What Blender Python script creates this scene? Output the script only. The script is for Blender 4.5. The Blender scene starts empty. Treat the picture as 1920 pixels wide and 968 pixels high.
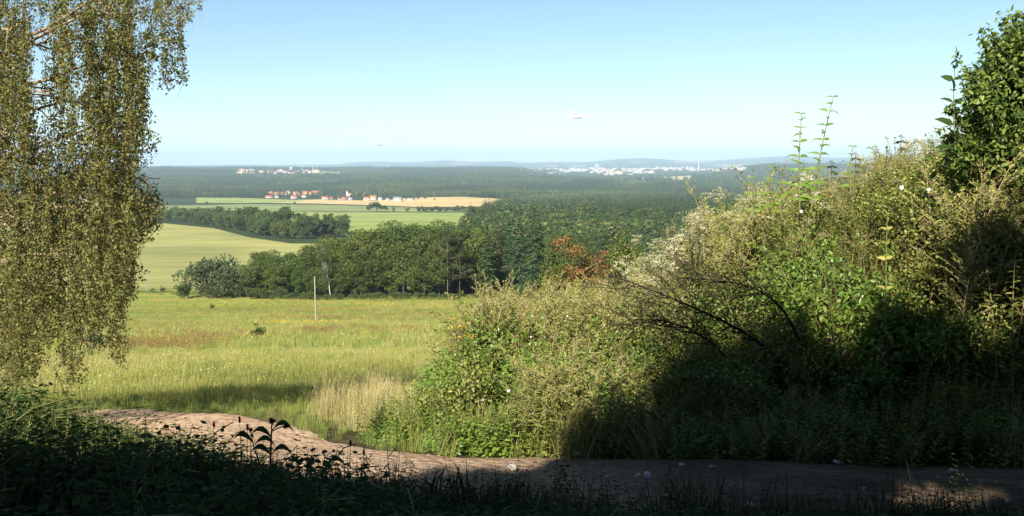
import bpy, math, random
import numpy as np
from mathutils import Vector, noise
rnd = random.Random(7)
rng = np.random.default_rng(11)
R = math.radians
S = bpy.context.scene
C = S.collection

# ------------------------------------------------------------------ camera
F = 1600.0                      # focal length in pixels of a 1920 wide frame
PITCH = math.atan(178 / F)
EYE = 0.0                       # eye height is z = 0, ground at the feet is z = -1.6
cam_d = bpy.data.cameras.new('camera'); cam = bpy.data.objects.new('camera', cam_d); C.objects.link(cam)
cam_d.sensor_width = 36; cam_d.lens = 36 * F / 1920; cam_d.clip_start = .05; cam_d.clip_end = 120000
cam.location = (0, 0, EYE); cam.rotation_euler = (math.pi / 2 - PITCH, 0, 0)
S.camera = cam
# ------------------------------------------------------------------ sky, sun, exposure
SUN_EL, SUN_AZ = R(36), R(20)   # light travels towards +y and slightly +x
EXPOSURE = 1.4
W = bpy.data.worlds.new('World'); S.world = W; W.use_nodes = True
nt = W.node_tree; bg = nt.nodes['Background']
sky = nt.nodes.new('ShaderNodeTexSky'); sky.sky_type = 'NISHITA'; sky.sun_disc = False
sky.sun_elevation = SUN_EL; sky.sun_rotation = math.pi + SUN_AZ
sky.air_density = 0.95; sky.dust_density = 0.0; sky.ozone_density = 1.5
sky.altitude = 400
tint = nt.nodes.new('ShaderNodeMix'); tint.data_type = 'RGBA'; tint.blend_type = 'MULTIPLY'; tint.inputs[0].default_value = 1
tint.inputs[7].default_value = (.95, 1.05, 1.06, 1)
nt.links.new(sky.outputs[0], tint.inputs[6]); nt.links.new(tint.outputs[2], bg.inputs[0]); bg.inputs[1].default_value = 0.05
sd = bpy.data.lights.new('sun', 'SUN'); sd.energy = 5.0; sd.angle = R(.5); sd.color = (1, .93, .80)
so = bpy.data.objects.new('sun', sd); C.objects.link(so)
ld = Vector((math.sin(SUN_AZ) * math.cos(SUN_EL), math.cos(SUN_AZ) * math.cos(SUN_EL), -math.sin(SUN_EL)))
so.rotation_euler = ld.to_track_quat('-Z', 'Y').to_euler(); so.location = (-5, -10, 12)
S.view_settings.view_transform = 'Standard'; S.view_settings.look = 'None'
S.view_settings.exposure = EXPOSURE; S.view_settings.gamma = 1
cy = S.cycles
cy.use_denoising = True; cy.max_bounces = 5; cy.diffuse_bounces = 1; cy.glossy_bounces = 1
cy.transmission_bounces = 3; cy.volume_bounces = 0; cy.transparent_max_bounces = 6
cy.sample_clamp_indirect = 4; cy.caustics_reflective = False; cy.caustics_refractive = False
try:
    cy.denoising_input_passes = 'RGB_ALBEDO_NORMAL'; cy.denoising_prefilter = 'ACCURATE'
except Exception: pass
LDIR = np.array(ld)

# ------------------------------------------------------------------ terrain height
def pchip(xk, yk):
    xk = np.array(xk, float); yk = np.array(yk, float)
    h = np.diff(xk); d = np.diff(yk) / h
    m = np.zeros_like(xk)
    for i in range(1, len(xk) - 1):
        if d[i-1] * d[i] > 0:
            w1 = 2*h[i]+h[i-1]; w2 = h[i]+2*h[i-1]
            m[i] = (w1+w2)/(w1/d[i-1]+w2/d[i])
    m[0] = d[0]; m[-1] = d[-1]
    def f(x):
        x = np.clip(np.asarray(x, float), xk[0], xk[-1])
        i = np.clip(np.searchsorted(xk, x) - 1, 0, len(xk) - 2)
        t = (x - xk[i]) / h[i]
        return ((1+2*t)*(1-t)**2*yk[i] + t*(1-t)**2*h[i]*m[i] + t*t*(3-2*t)*yk[i+1] + t*t*(t-1)*h[i]*m[i+1])
    return f
LG = math.log
NEAR = [(0,1.6),(2,1.62),(4,1.78),(5,1.93),(6,2.15),(7,2.4),(8,2.62),(10,3.0),(12,3.4),(14,3.85),(20,5.2),(30,7.1),(50,10.9),
        (75,15.3),(100,19.5),(150,27.5),(190,33),(235,37.3),(262,39),(400,46),(540,52),(850,60),(1300,79),(1700,90),(2400,100)]
f_near = pchip(*zip(*NEAR))
LEFT = [(2400,100),(3500,103),(4500,95),(5500,85),(6500,75),(8000,56),(9000,66),(11500,125),(18000,120),(34000,118)]
RIGHT = [(2400,100),(3500,105),(4800,106),(6500,106),(7200,104),(8000,101),(9000,94),(10500,82),(13000,92),(17000,110),(34000,112)]
f_left = pchip(*zip(*LEFT)); f_right = pchip(*zip(*RIGHT))
hills_px = [(-3000,300),(-600,304),(250,312.5),(350,309.5),(500,309),(635,308),(660,304.5),(700,303.5),(760,304),(800,302.5),(830,300.5),(880,303.5),
            (935,302.5),(1000,304),(1090,304),(1130,301.5),(1160,298.5),(1205,297),(1250,299.5),(1290,302),(1330,301.5),(1400,297),(1470,293.5),(1560,296),(1700,295),(1920,298),(5000,300)]
hu = np.array([(p-960)/F for p, _ in hills_px]); hz = np.array([(306-q)/F for _, q in hills_px])
f_hill = pchip(hu, hz)
def sst(a, b, x):
    t = np.clip((np.asarray(x, float)-a)/(b-a), 0, 1); return t*t*(3-2*t)
bank_amp = pchip([-1.6,-.4,1,2,3,4,5,7,12],[0,.12,.5,1.05,1.6,2.15,2.6,3.1,3.3])
_ph = rng.uniform(0, 6.28, 24)
def waves(x, y, L):
    s = 0
    for k in range(5):
        a = k*1.3+.4; w = 2*math.pi/(L/(1+.55*k))
        s = s + np.sin((x*math.cos(a)+y*math.sin(a))*w+_ph[k+int(L) % 7])/(1+.6*k)
    return s/2.2
def gz(x, y):
    x = np.asarray(x, float); y = np.asarray(y, float)
    yp = np.maximum(y, 0)
    d = np.sqrt(yp*yp + (.42*x)**2)
    u = x/np.maximum(yp, 1e-3); u = np.clip(u, -2, 2)
    hn = f_near(d)
    s = sst(-.005, .06, u)
    hf = f_left(d)*(1-s)+f_right(d)*s
    h = np.where(d < 2400, hn, hf)
    # dark wooded rise on the right before the far hills
    h = h - 78*np.exp(-((d-7600)/1500)**2)*sst(.20, .31, u)
    h = h - 16*np.exp(-((d-6200)/700)**2)*sst(-.46, -.40, u)*(1-sst(-.33,-.27,u))
    z = -h
    # far hill range
    top = f_hill(u)*25000
    hillw = sst(12500, 25000, d)
    z = z*(1-hillw) + top*hillw
    z = np.where(d > 25000, top - (d-25000)*.004, z)
    z = z + waves(x, y, 900)*sst(2500, 4000, d)*5*(1-sst(8500,12000,d))
    z = z + waves(x, y, 37)*.35*sst(25, 80, d)*(1-sst(230,300,d))
    z = z + waves(x, y, 3.1)*.035*(1-sst(30, 60, d))
    # bank on the right of the path
    b = bank_amp(x)*sst(6.3, 9.8, y+.12*np.clip(x,-2,5))*(1-sst(13, 34, y))
    z = z + b
    # ground climbs behind the viewer
    z = z + .10*np.clip(-y, 0, 60)
    return z
def gz1(x, y): return float(gz(x, y))

cp, sp = math.cos(PITCH), math.sin(PITCH)
def ray(px, py):
    a = (px-960)/F; b = -(py-484)/F
    return np.array([a, cp + b*sp, -sp + b*cp])
def at(px, py, Y):
    r = ray(px, py); return r*(Y/r[1])
def proj(p):
    p = np.asarray(p, float)
    X = p[..., 0]; Y = p[..., 1]; Z = p[..., 2]
    dep = Y*cp - Z*sp; up = Y*sp + Z*cp
    dep = np.maximum(dep, 1e-3)
    return 960+F*X/dep, 484-F*up/dep
_ys = np.exp(np.linspace(LG(3), LG(30000), 2600))
def hit(px, py):
    r = ray(px, py); t = _ys/r[1]
    z = gz(r[0]*t, _ys); dz = r[2]*t - z
    i = np.argmax(dz < 0)
    if not (dz < 0).any(): i = len(_ys)-1
    if i > 0:
        a, b = dz[i-1], dz[i]; k = a/(a-b) if a != b else 0
        Y = _ys[i-1]+k*(_ys[i]-_ys[i-1])
    else: Y = _ys[0]
    x = r[0]*Y/r[1]
    return x, Y, gz1(x, Y)

# ------------------------------------------------------------------ materials
def newmat(name):
    m = bpy.data.materials.new(name); m.use_nodes = True
    n = m.node_tree; p = n.nodes['Principled BSDF']
    return m, n, p
def N(n, t, **k):
    o = n.nodes.new(t)
    for a, b in k.items(): setattr(o, a, b)
    return o
def ramp(n, cols, fac=None):
    r = N(n, 'ShaderNodeValToRGB'); cr = r.color_ramp
    while len(cr.elements) < len(cols): cr.elements.new(.5)
    for e, (p, c) in zip(cr.elements, cols): e.position = p; e.color = (*c, 1)
    if fac is not None: n.links.new(fac, r.inputs[0])
    return r
def leafmat(name, cols, transl=.35, rough=.55, spec=.25, vary=.25, hue=.02):
    m, n, p = newmat(name)
    g = N(n, 'ShaderNodeNewGeometry'); oi = N(n, 'ShaderNodeObjectInfo')
    k = len(cols); r = ramp(n, [((i+.5)/k, c) for i, c in enumerate(cols)], g.outputs['Random Per Island'])
    hs = N(n, 'ShaderNodeHueSaturation')
    n.links.new(r.outputs[0], hs.inputs['Color'])
    mr = N(n, 'ShaderNodeMapRange'); mr.inputs[3].default_value = 1-vary; mr.inputs[4].default_value = 1+vary
    n.links.new(oi.outputs['Random'], mr.inputs[0]); n.links.new(mr.outputs[0], hs.inputs['Value'])
    mu = N(n, 'ShaderNodeMath', operation='MULTIPLY'); mu.inputs[1].default_value = 7.31
    fr = N(n, 'ShaderNodeMath', operation='FRACT'); n.links.new(oi.outputs['Random'], mu.inputs[0]); n.links.new(mu.outputs[0], fr.inputs[0])
    mh = N(n, 'ShaderNodeMapRange'); mh.inputs[3].default_value = .5-hue; mh.inputs[4].default_value = .5+hue
    n.links.new(fr.outputs[0], mh.inputs[0]); n.links.new(mh.outputs[0], hs.inputs['Hue'])
    n.links.new(hs.outputs[0], p.inputs['Base Color'])
    p.inputs['Roughness'].default_value = rough; p.inputs['Specular IOR Level'].default_value = spec
    tr = N(n, 'ShaderNodeBsdfTranslucent'); n.links.new(hs.outputs[0], tr.inputs[0])
    mx = N(n, 'ShaderNodeMixShader'); mx.inputs[0].default_value = transl
    n.links.new(p.outputs[0], mx.inputs[1]); n.links.new(tr.outputs[0], mx.inputs[2])
    n.links.new(mx.outputs[0], n.nodes['Material Output'].inputs[0])
    return m
def stand_variety(m, scale, lo, hi):
    n = m.node_tree; hs = [x for x in n.nodes if x.type == 'HUE_SAT'][0]
    g = N(n, 'ShaderNodeNewGeometry'); t = N(n, 'ShaderNodeTexNoise'); t.inputs['Scale'].default_value = scale; t.inputs['Detail'].default_value = 6
    n.links.new(g.outputs['Position'], t.inputs[0]); r = ramp(n, [(.36,(lo,lo*1.02,lo*1.1)),(.5,(1,1,1)),(.64,(hi,hi*.96,hi*.85))], t.outputs[0])
    mm = N(n, 'ShaderNodeMix', data_type='RGBA', blend_type='MULTIPLY'); mm.inputs[0].default_value = 1
    outs = [l.to_socket for l in hs.outputs[0].links]; n.links.new(hs.outputs[0], mm.inputs[6]); n.links.new(r.outputs[0], mm.inputs[7])
    for o_ in outs: n.links.new(mm.outputs[2], o_)
def noisemat(name, cols, scale=3, rough=.9, detail=6, bump=0, stretch=(1,1,1), coord='Object', spec=.2, dist=.1):
    m, n, p = newmat(name)
    tc = N(n, 'ShaderNodeTexCoord'); mp = N(n, 'ShaderNodeMapping'); mp.inputs['Scale'].default_value = stretch
    n.links.new(tc.outputs[coord], mp.inputs[0])
    no = N(n, 'ShaderNodeTexNoise'); no.inputs['Scale'].default_value = scale; no.inputs['Detail'].default_value = detail
    no.inputs['Roughness'].default_value = .65
    n.links.new(mp.outputs[0], no.inputs[0])
    k = len(cols); lo, hi = .32, .68
    r = ramp(n, [(lo+(hi-lo)*i/max(k-1,1), c) for i, c in enumerate(cols)], no.outputs[0])
    n.links.new(r.outputs[0], p.inputs['Base Color']); p.inputs['Roughness'].default_value = rough
    p.inputs['Specular IOR Level'].default_value = spec
    if bump:
        b = N(n, 'ShaderNodeBump'); b.inputs['Distance'].default_value = dist; b.inputs['Strength'].default_value = bump
        n.links.new(no.outputs[0], b.inputs['Height']); n.links.new(b.outputs[0], p.inputs['Normal'])
    return m
M = {}
M['birch_leaf'] = leafmat('birch_leaf', [(.065,.082,.022),(.12,.135,.034),(.19,.195,.05),(.10,.11,.03),(.26,.25,.085),(.13,.10,.035)], .4, .55, .2, .1, .0)
M['oak_leaf'] = leafmat('oak_leaf', [(.050,.080,.017),(.085,.122,.025),(.125,.158,.034),(.065,.095,.021)], .3, .55, .25, .22, .022)
M['hedge_leaf'] = leafmat('hedge_leaf', [(.052,.082,.024),(.075,.110,.030),(.095,.130,.036)], .25, .6, .2, .2, .02)
M['bush_leaf'] = leafmat('bush_leaf', [(.06,.085,.030),(.09,.115,.05),(.075,.09,.04)], .3, .6, .2, .22, .02)
M['pale_bush_leaf'] = leafmat('pale_bush_leaf', [(.08,.095,.045),(.115,.125,.06),(.06,.075,.035)], .3, .6, .2, .1, .02)
M['spruce_needle'] = leafmat('spruce_needle', [(.026,.050,.020),(.042,.070,.026),(.058,.084,.031)], .12, .6, .2, .18, .015)
M['pine_needle'] = leafmat('pine_needle', [(.035,.052,.018),(.055,.070,.024),(.07,.078,.03)], .15, .6, .2, .18, .02)
M['far_leaf'] = leafmat('far_leaf', [(.060,.088,.028),(.085,.112,.036),(.108,.128,.046)], .2, .7, .1, .32, .03)
stand_variety(M['far_leaf'], .0035, .55, 1.45); stand_variety(M['hedge_leaf'], .02, .75, 1.25); stand_variety(M['oak_leaf'], .05, .8, 1.2)
M['autumn_leaf'] = leafmat('autumn_leaf', [(.22,.09,.035),(.18,.09,.033),(.12,.115,.033),(.25,.12,.042),(.075,.10,.026)], .3, .55, .2, .1, .01)
M['tree_leaf_bright'] = leafmat('tree_leaf_bright', [(.07,.10,.018),(.12,.155,.028),(.18,.20,.042),(.06,.085,.02),(.045,.07,.015)], .35, .5, .3, .15, .02)
M['mugwort_head'] = leafmat('mugwort_head', [(.19,.21,.05),(.30,.28,.08),(.13,.17,.032),(.42,.37,.14),(.10,.135,.027)], .25, .8, .1, .18, .02)
M['weed_leaf'] = leafmat('weed_leaf', [(.10,.15,.024),(.16,.21,.036),(.22,.26,.048),(.065,.10,.02)], .38, .45, .35, .2, .02)
M['bright_leaf'] = leafmat('bright_leaf', [(.10,.19,.025),(.15,.25,.035),(.18,.26,.05)], .42, .4, .4, .12, .015)
M['olive_leaf'] = leafmat('olive_leaf', [(.16,.19,.036),(.25,.265,.052),(.34,.325,.085),(.09,.11,.022)], .35, .5, .3, .2, .02)
M['dark_leaf'] = leafmat('dark_leaf', [(.022,.042,.010),(.034,.060,.013),(.044,.070,.016)], .3, .7, .08, .2, .02)  # green lowered so foreground weeds look deeper in shade; dark shrubs share it
M['grass_green'] = leafmat('grass_green', [(.13,.19,.035),(.18,.24,.05),(.24,.27,.07),(.28,.27,.09)], .35, .6, .2, .15, .015)
M['grass_meadow'] = leafmat('grass_meadow', [(.20,.25,.045),(.27,.29,.06),(.34,.33,.08),(.23,.26,.055),(.40,.36,.13)], .35, .6, .15, .18, .02)
M['grass_dry'] = leafmat('grass_dry', [(.42,.34,.17),(.50,.42,.22),(.34,.30,.12),(.30,.29,.09)], .3, .7, .15, .15, .01)
M['grass_dark'] = leafmat('grass_dark', [(.025,.04,.012),(.04,.055,.018),(.06,.07,.03)], .3, .6, .2, .2, .01)  # darker copy of the grass green, painting shade into foreground tufts
M['dock_red'] = leafmat('dock_red', [(.22,.13,.05),(.27,.17,.07),(.20,.17,.06)], .2, .8, .1, .15, .01)
M['seed_head'] = leafmat('seed_head', [(.05,.035,.02),(.035,.022,.015)], .05, .8, .1, .1, .01)
M['cream_flower'] = leafmat('cream_flower', [(.62,.58,.38),(.50,.46,.28),(.70,.66,.48),(.36,.35,.16)], .3, .8, .1, .08, .01)
M['white_flower'] = leafmat('white_flower', [(.82,.82,.80),(.86,.86,.84)], .35, .7, .1, .02, .0)
M['yellow_flower'] = leafmat('yellow_flower', [(.75,.48,.03),(.70,.40,.02),(.80,.55,.06)], .25, .7, .1, .05, .0)
M['meadow_flower'] = leafmat('meadow_flower', [(.74,.66,.14),(.72,.70,.40),(.65,.55,.10)], .25, .7, .1, .05, .0)
M['dead_leaf'] = leafmat('dead_leaf', [(.34,.22,.10),(.46,.34,.18),(.26,.15,.07)], .2, .8, .1, .1, .01)
M['bark_birch'] = noisemat('bark_birch', [(.06,.045,.035),(.24,.17,.12),(.40,.31,.23)], 6, bump=.4, stretch=(1,1,.4))
M['bark_birch_white'] = noisemat('bark_birch_white', [(.20,.17,.14),(.46,.42,.36),(.58,.53,.46)], 1.3, stretch=(1,1,2))
M['bark_dark'] = noisemat('bark_dark', [(.05,.038,.028),(.10,.08,.06),(.14,.11,.08)], 3, bump=.5, stretch=(1,1,.3))
M['bark_pine'] = noisemat('bark_pine', [(.13,.09,.065),(.21,.15,.11)], 1.5, stretch=(1,1,.3))
M['twig'] = noisemat('twig', [(.10,.06,.035),(.17,.11,.07)], 20)
M['twig_dark'] = noisemat('twig_dark', [(.018,.013,.010),(.035,.026,.018)], 20)
M['stem_green'] = noisemat('stem_green', [(.10,.12,.04),(.18,.17,.07)], 10)
M['stem_tan'] = noisemat('stem_tan', [(.30,.22,.12),(.42,.33,.20)], 10)
M['pole_wood'] = noisemat('pole_wood', [(.24,.20,.17),(.36,.31,.27)], 4, stretch=(3,3,.3))
M['concrete'] = noisemat('concrete', [(.45,.44,.42),(.60,.59,.56)], .02)
M['roof_red'] = noisemat('roof_red', [(.34,.09,.05),(.44,.14,.08)], .8)
M['roof_orange'] = noisemat('roof_orange', [(.46,.17,.08),(.54,.23,.12)], .8)
M['roof_grey'] = noisemat('roof_grey', [(.22,.21,.21),(.30,.29,.28)], .8)
M['wall_white'] = noisemat('wall_white', [(.44,.43,.40),(.54,.52,.49)], .5)
M['wall_yellow'] = noisemat('wall_yellow', [(.66,.54,.34),(.74,.62,.42)], .5)
M['wall_grey'] = noisemat('wall_grey', [(.46,.46,.46),(.56,.56,.56)], .5)
M['window_glass'] = noisemat('window_glass', [(.04,.05,.06),(.07,.08,.09)], 1, rough=.15, spec=.6)
M['stone'] = noisemat('stone', [(.28,.24,.20),(.42,.37,.32),(.55,.50,.45)], 12, bump=.3)
M['litter_white'] = noisemat('litter_white', [(.7,.7,.7),(.82,.82,.82)], 12)

# soil, grass carpet and forest floor by world position
def ground_material():
    m, n, p = newmat('ground_soil_and_turf')
    g = N(n, 'ShaderNodeNewGeometry')
    def no(scale, det=5, stretch=None):
        t = N(n, 'ShaderNodeTexNoise'); t.inputs['Scale'].default_value = scale; t.inputs['Detail'].default_value = det
        t.inputs['Roughness'].default_value = .62
        if stretch:
            mp = N(n, 'ShaderNodeMapping'); mp.inputs['Scale'].default_value = stretch
            n.links.new(g.outputs['Position'], mp.inputs[0]); n.links.new(mp.outputs[0], t.inputs[0])
        else: n.links.new(g.outputs['Position'], t.inputs[0])
        return t.outputs[0]
    sx = N(n, 'ShaderNodeSeparateXYZ'); n.links.new(g.outputs['Position'], sx.inputs[0])
    # meadow turf: yellow-green patches with brown bands
    r1 = ramp(n, [(.30,(.12,.18,.035)),(.45,(.18,.225,.045)),(.56,(.26,.26,.065)),(.68,(.24,.20,.065))], no(.045, 8, (1,2.2,1)))
    r2 = ramp(n, [(.35,(.5,.5,.5)),(.65,(1.25,1.2,1.1))], no(3.0, 4))
    mm = N(n, 'ShaderNodeMix', data_type='RGBA', blend_type='MULTIPLY'); mm.inputs[0].default_value = .6
    n.links.new(r1.outputs[0], mm.inputs[6]); n.links.new(r2.outputs[0], mm.inputs[7])
    # bare soil / leaf litter close to the viewer and on the bank
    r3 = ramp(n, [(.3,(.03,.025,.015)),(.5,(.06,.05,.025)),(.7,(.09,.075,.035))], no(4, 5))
    def mr(sock, a, b):
        k = N(n, 'ShaderNodeMapRange'); k.inputs[1].default_value = a; k.inputs[2].default_value = b
        n.links.new(sock, k.inputs[0]); return k.outputs[0]
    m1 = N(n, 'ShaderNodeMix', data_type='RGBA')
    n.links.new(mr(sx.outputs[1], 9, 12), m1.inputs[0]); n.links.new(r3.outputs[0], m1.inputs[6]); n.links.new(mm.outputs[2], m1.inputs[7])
    # woodland floor from 240 m on
    r4 = ramp(n, [(.35,(.022,.036,.014)),(.5,(.032,.048,.018)),(.66,(.046,.062,.024))], no(.006, 9))
    m2 = N(n, 'ShaderNodeMix', data_type='RGBA')
    n.links.new(mr(sx.outputs[1], 262, 266), m2.inputs[0]); n.links.new(m1.outputs[2], m2.inputs[6]); n.links.new(r4.outputs[0], m2.inputs[7])
    # patchwork of far woods and fields beyond ten kilometres
    r5 = ramp(n, [(.52,(.030,.046,.018)),(.60,(.05,.07,.025)),(.64,(.22,.22,.11)),(.70,(.42,.38,.22))], no(.0006, 6, (1,1,1)))
    m3 = N(n, 'ShaderNodeMix', data_type='RGBA')
    n.links.new(mr(sx.outputs[1], 10500, 11500), m3.inputs[0]); n.links.new(m2.outputs[2], m3.inputs[6]); n.links.new(r5.outputs[0], m3.inputs[7])
    n.links.new(m3.outputs[2], p.inputs['Base Color'])
    p.inputs['Roughness'].default_value = .95; p.inputs['Specular IOR Level'].default_value = .05
    return m
M['ground'] = ground_material()
def field_material(name, cols, row_dir=0, row_scale=.15, strength=.5):
    m, n, p = newmat(name)
    g = N(n, 'ShaderNodeNewGeometry')
    mp = N(n, 'ShaderNodeMapping'); mp.inputs['Rotation'].default_value = (0,0,row_dir); mp.inputs['Scale'].default_value = (.06,1,1)
    n.links.new(g.outputs['Position'], mp.inputs[0])
    t = N(n, 'ShaderNodeTexNoise'); t.inputs['Scale'].default_value = row_scale; t.inputs['Detail'].default_value = 5
    n.links.new(mp.outputs[0], t.inputs[0])
    k = len(cols); r = ramp(n, [(.33+.34*i/(k-1), c) for i, c in enumerate(cols)], t.outputs[0])
    t2 = N(n, 'ShaderNodeTexNoise'); t2.inputs['Scale'].default_value = .012; t2.inputs['Detail'].default_value = 7
    n.links.new(g.outputs['Position'], t2.inputs[0])
    r2 = ramp(n, [(.35,(.78,.8,.75)),(.65,(1.15,1.12,1.05))], t2.outputs[0])
    mm = N(n, 'ShaderNodeMix', data_type='RGBA', blend_type='MULTIPLY'); mm.inputs[0].default_value = 1
    n.links.new(r.outputs[0], mm.inputs[6]); n.links.new(r2.outputs[0], mm.inputs[7])
    n.links.new(mm.outputs[2], p.inputs['Base Color']); p.inputs['Roughness'].default_value = .95; p.inputs['Specular IOR Level'].default_value = .05
    return m
M['crop'] = field_material('maize_rows', [(.17,.19,.06),(.25,.25,.09),(.33,.31,.14)], .06, .28)
M['wheat'] = field_material('stubble', [(.38,.27,.12),(.46,.34,.165),(.52,.39,.21)], .03, .05)
M['pasture'] = field_material('pasture', [(.17,.22,.06),(.22,.27,.08),(.27,.30,.10)], .05, .05)
M['meadow_pale'] = field_material('hay_meadow', [(.15,.18,.07),(.19,.22,.085),(.22,.24,.10)], .02, .05)
M['brown_field'] = field_material('ploughed', [(.34,.20,.10),(.42,.27,.15)], .02, .05)

# path: trodden earth with stones and leaf litter
def path_material():
    m, n, p = newmat('trodden_earth')
    g = N(n, 'ShaderNodeNewGeometry')
    t = N(n, 'ShaderNodeTexNoise'); t.inputs['Scale'].default_value = 2.2; t.inputs['Detail'].default_value = 10; t.inputs['Roughness'].default_value = .7
    n.links.new(g.outputs['Position'], t.inputs[0])
    r = ramp(n, [(.30,(.27,.165,.10)),(.5,(.45,.31,.20)),(.70,(.55,.42,.29))], t.outputs[0])
    v = N(n, 'ShaderNodeTexVoronoi'); v.inputs['Scale'].default_value = 14; n.links.new(g.outputs['Position'], v.inputs[0])
    r2 = ramp(n, [(0,(1.15,1.15,1.15)),(.35,(1,1,1)),(.7,(.72,.68,.64))], v.outputs['Distance'])
    mm = N(n, 'ShaderNodeMix', data_type='RGBA', blend_type='MULTIPLY'); mm.inputs[0].default_value = .8
    n.links.new(r.outputs[0], mm.inputs[6]); n.links.new(r2.outputs[0], mm.inputs[7])
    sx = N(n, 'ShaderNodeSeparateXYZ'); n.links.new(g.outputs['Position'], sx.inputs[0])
    shade_fac = N(n, 'ShaderNodeMapRange'); shade_fac.inputs[1].default_value = -.2; shade_fac.inputs[2].default_value = 2.2; shade_fac.inputs[4].default_value = .85
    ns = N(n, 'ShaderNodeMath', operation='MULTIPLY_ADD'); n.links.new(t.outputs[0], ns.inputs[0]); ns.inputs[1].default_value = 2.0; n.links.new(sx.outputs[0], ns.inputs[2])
    n.links.new(ns.outputs[0], shade_fac.inputs[0])
    shade_mix = N(n, 'ShaderNodeMix', data_type='RGBA'); n.links.new(shade_fac.outputs[0], shade_mix.inputs[0]); n.links.new(mm.outputs[2], shade_mix.inputs[6])
    rh = ramp(n, [(.35,(.020,.014,.010)),(.5,(.036,.025,.017)),(.68,(.085,.058,.038))], t.outputs[0]); n.links.new(rh.outputs[0], shade_mix.inputs[7])  # near-black soil colour mixed in towards the right, painting deeper shade there
    n.links.new(shade_mix.outputs[2], p.inputs['Base Color']); p.inputs['Roughness'].default_value = .95
    p.inputs['Specular IOR Level'].default_value = .1
    b = N(n, 'ShaderNodeBump'); b.inputs['Distance'].default_value = .03; b.inputs['Strength'].default_value = .7
    ad = N(n, 'ShaderNodeMath', operation='SUBTRACT'); n.links.new(t.outputs[0], ad.inputs[0]); n.links.new(v.outputs['Distance'], ad.inputs[1])
    n.links.new(ad.outputs[0], b.inputs['Height']); n.links.new(b.outputs[0], p.inputs['Normal'])
    return m
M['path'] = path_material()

# ------------------------------------------------------------------ mesh helpers
class G:
    """collects triangles and quads with a material slot each; build() links them as one mesh object"""
    def __init__(s): s.v = []; s.f = []; s.n = 0
    def add(s, V, Fc, slot=0):
        V = np.asarray(V, float).reshape(-1, 3); Fc = np.asarray(Fc, int)
        s.v.append(V); s.f.append((Fc + s.n, slot)); s.n += len(V)
    def mesh(s, name, mats, smooth=False):
        me = bpy.data.meshes.new(name)
        V = np.concatenate(s.v) if s.v else np.zeros((0, 3))
        me.vertices.add(len(V)); me.vertices.foreach_set('co', V.ravel())
        nl = sum(f.size for f, _ in s.f); npoly = sum(len(f) for f, _ in s.f)
        me.loops.add(nl); me.polygons.add(npoly)
        idx = np.concatenate([f.ravel() for f, _ in s.f])
        tot = np.concatenate([np.full(len(f), f.shape[1]) for f, _ in s.f])
        start = np.concatenate([[0], np.cumsum(tot)[:-1]])
        mi = np.concatenate([np.full(len(f), k) for f, k in s.f])
        me.loops.foreach_set('vertex_index', idx.astype(np.int32))
        me.polygons.foreach_set('loop_start', start.astype(np.int32))
        me.polygons.foreach_set('material_index', mi.astype(np.int32))
        if smooth: me.polygons.foreach_set('use_smooth', np.ones(npoly, bool))
        for m in mats: me.materials.append(M[m])
        me.update(calc_edges=True)
        return me
    def build(s, name, mats, parent=None, smooth=False, link=True):
        o = bpy.data.objects.new(name, s.mesh(name, mats, smooth))
        if link: C.objects.link(o)
        if parent: o.parent = parent
        return o
def tag(o, label=None, cat=None, group=None, kind=None):
    if label: o['label'] = label
    if cat: o['category'] = cat
    if group: o['group'] = group
    if kind: o['kind'] = kind
    return o
def empty(name, loc, label=None, cat=None, group=None, rz=0):
    o = bpy.data.objects.new(name, None); C.objects.link(o); o.location = loc; o.rotation_euler = (0, 0, rz)
    o.empty_display_size = .2
    return tag(o, label, cat, group)
def dup(root, loc, rz=0, sc=1, label=None, group=None, tilt=(0, 0), mats=None):
    r = root.copy(); C.objects.link(r); r.location = loc; r.rotation_euler = (tilt[0], tilt[1], rz)
    r.scale = (sc, sc, sc) if not hasattr(sc, '__len__') else sc
    if label: r['label'] = label
    if group: r['group'] = group
    for ch in list(root.children):
        c = ch.copy(); C.objects.link(c); c.parent = r
        for g2 in ch.children:
            d = g2.copy(); C.objects.link(d); d.parent = c
    return r
def nrm(a): return a/np.maximum(np.linalg.norm(a, axis=-1, keepdims=True), 1e-9)
def rand_dirs(n, r=rng):
    return nrm(r.normal(size=(n, 3)))
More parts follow.
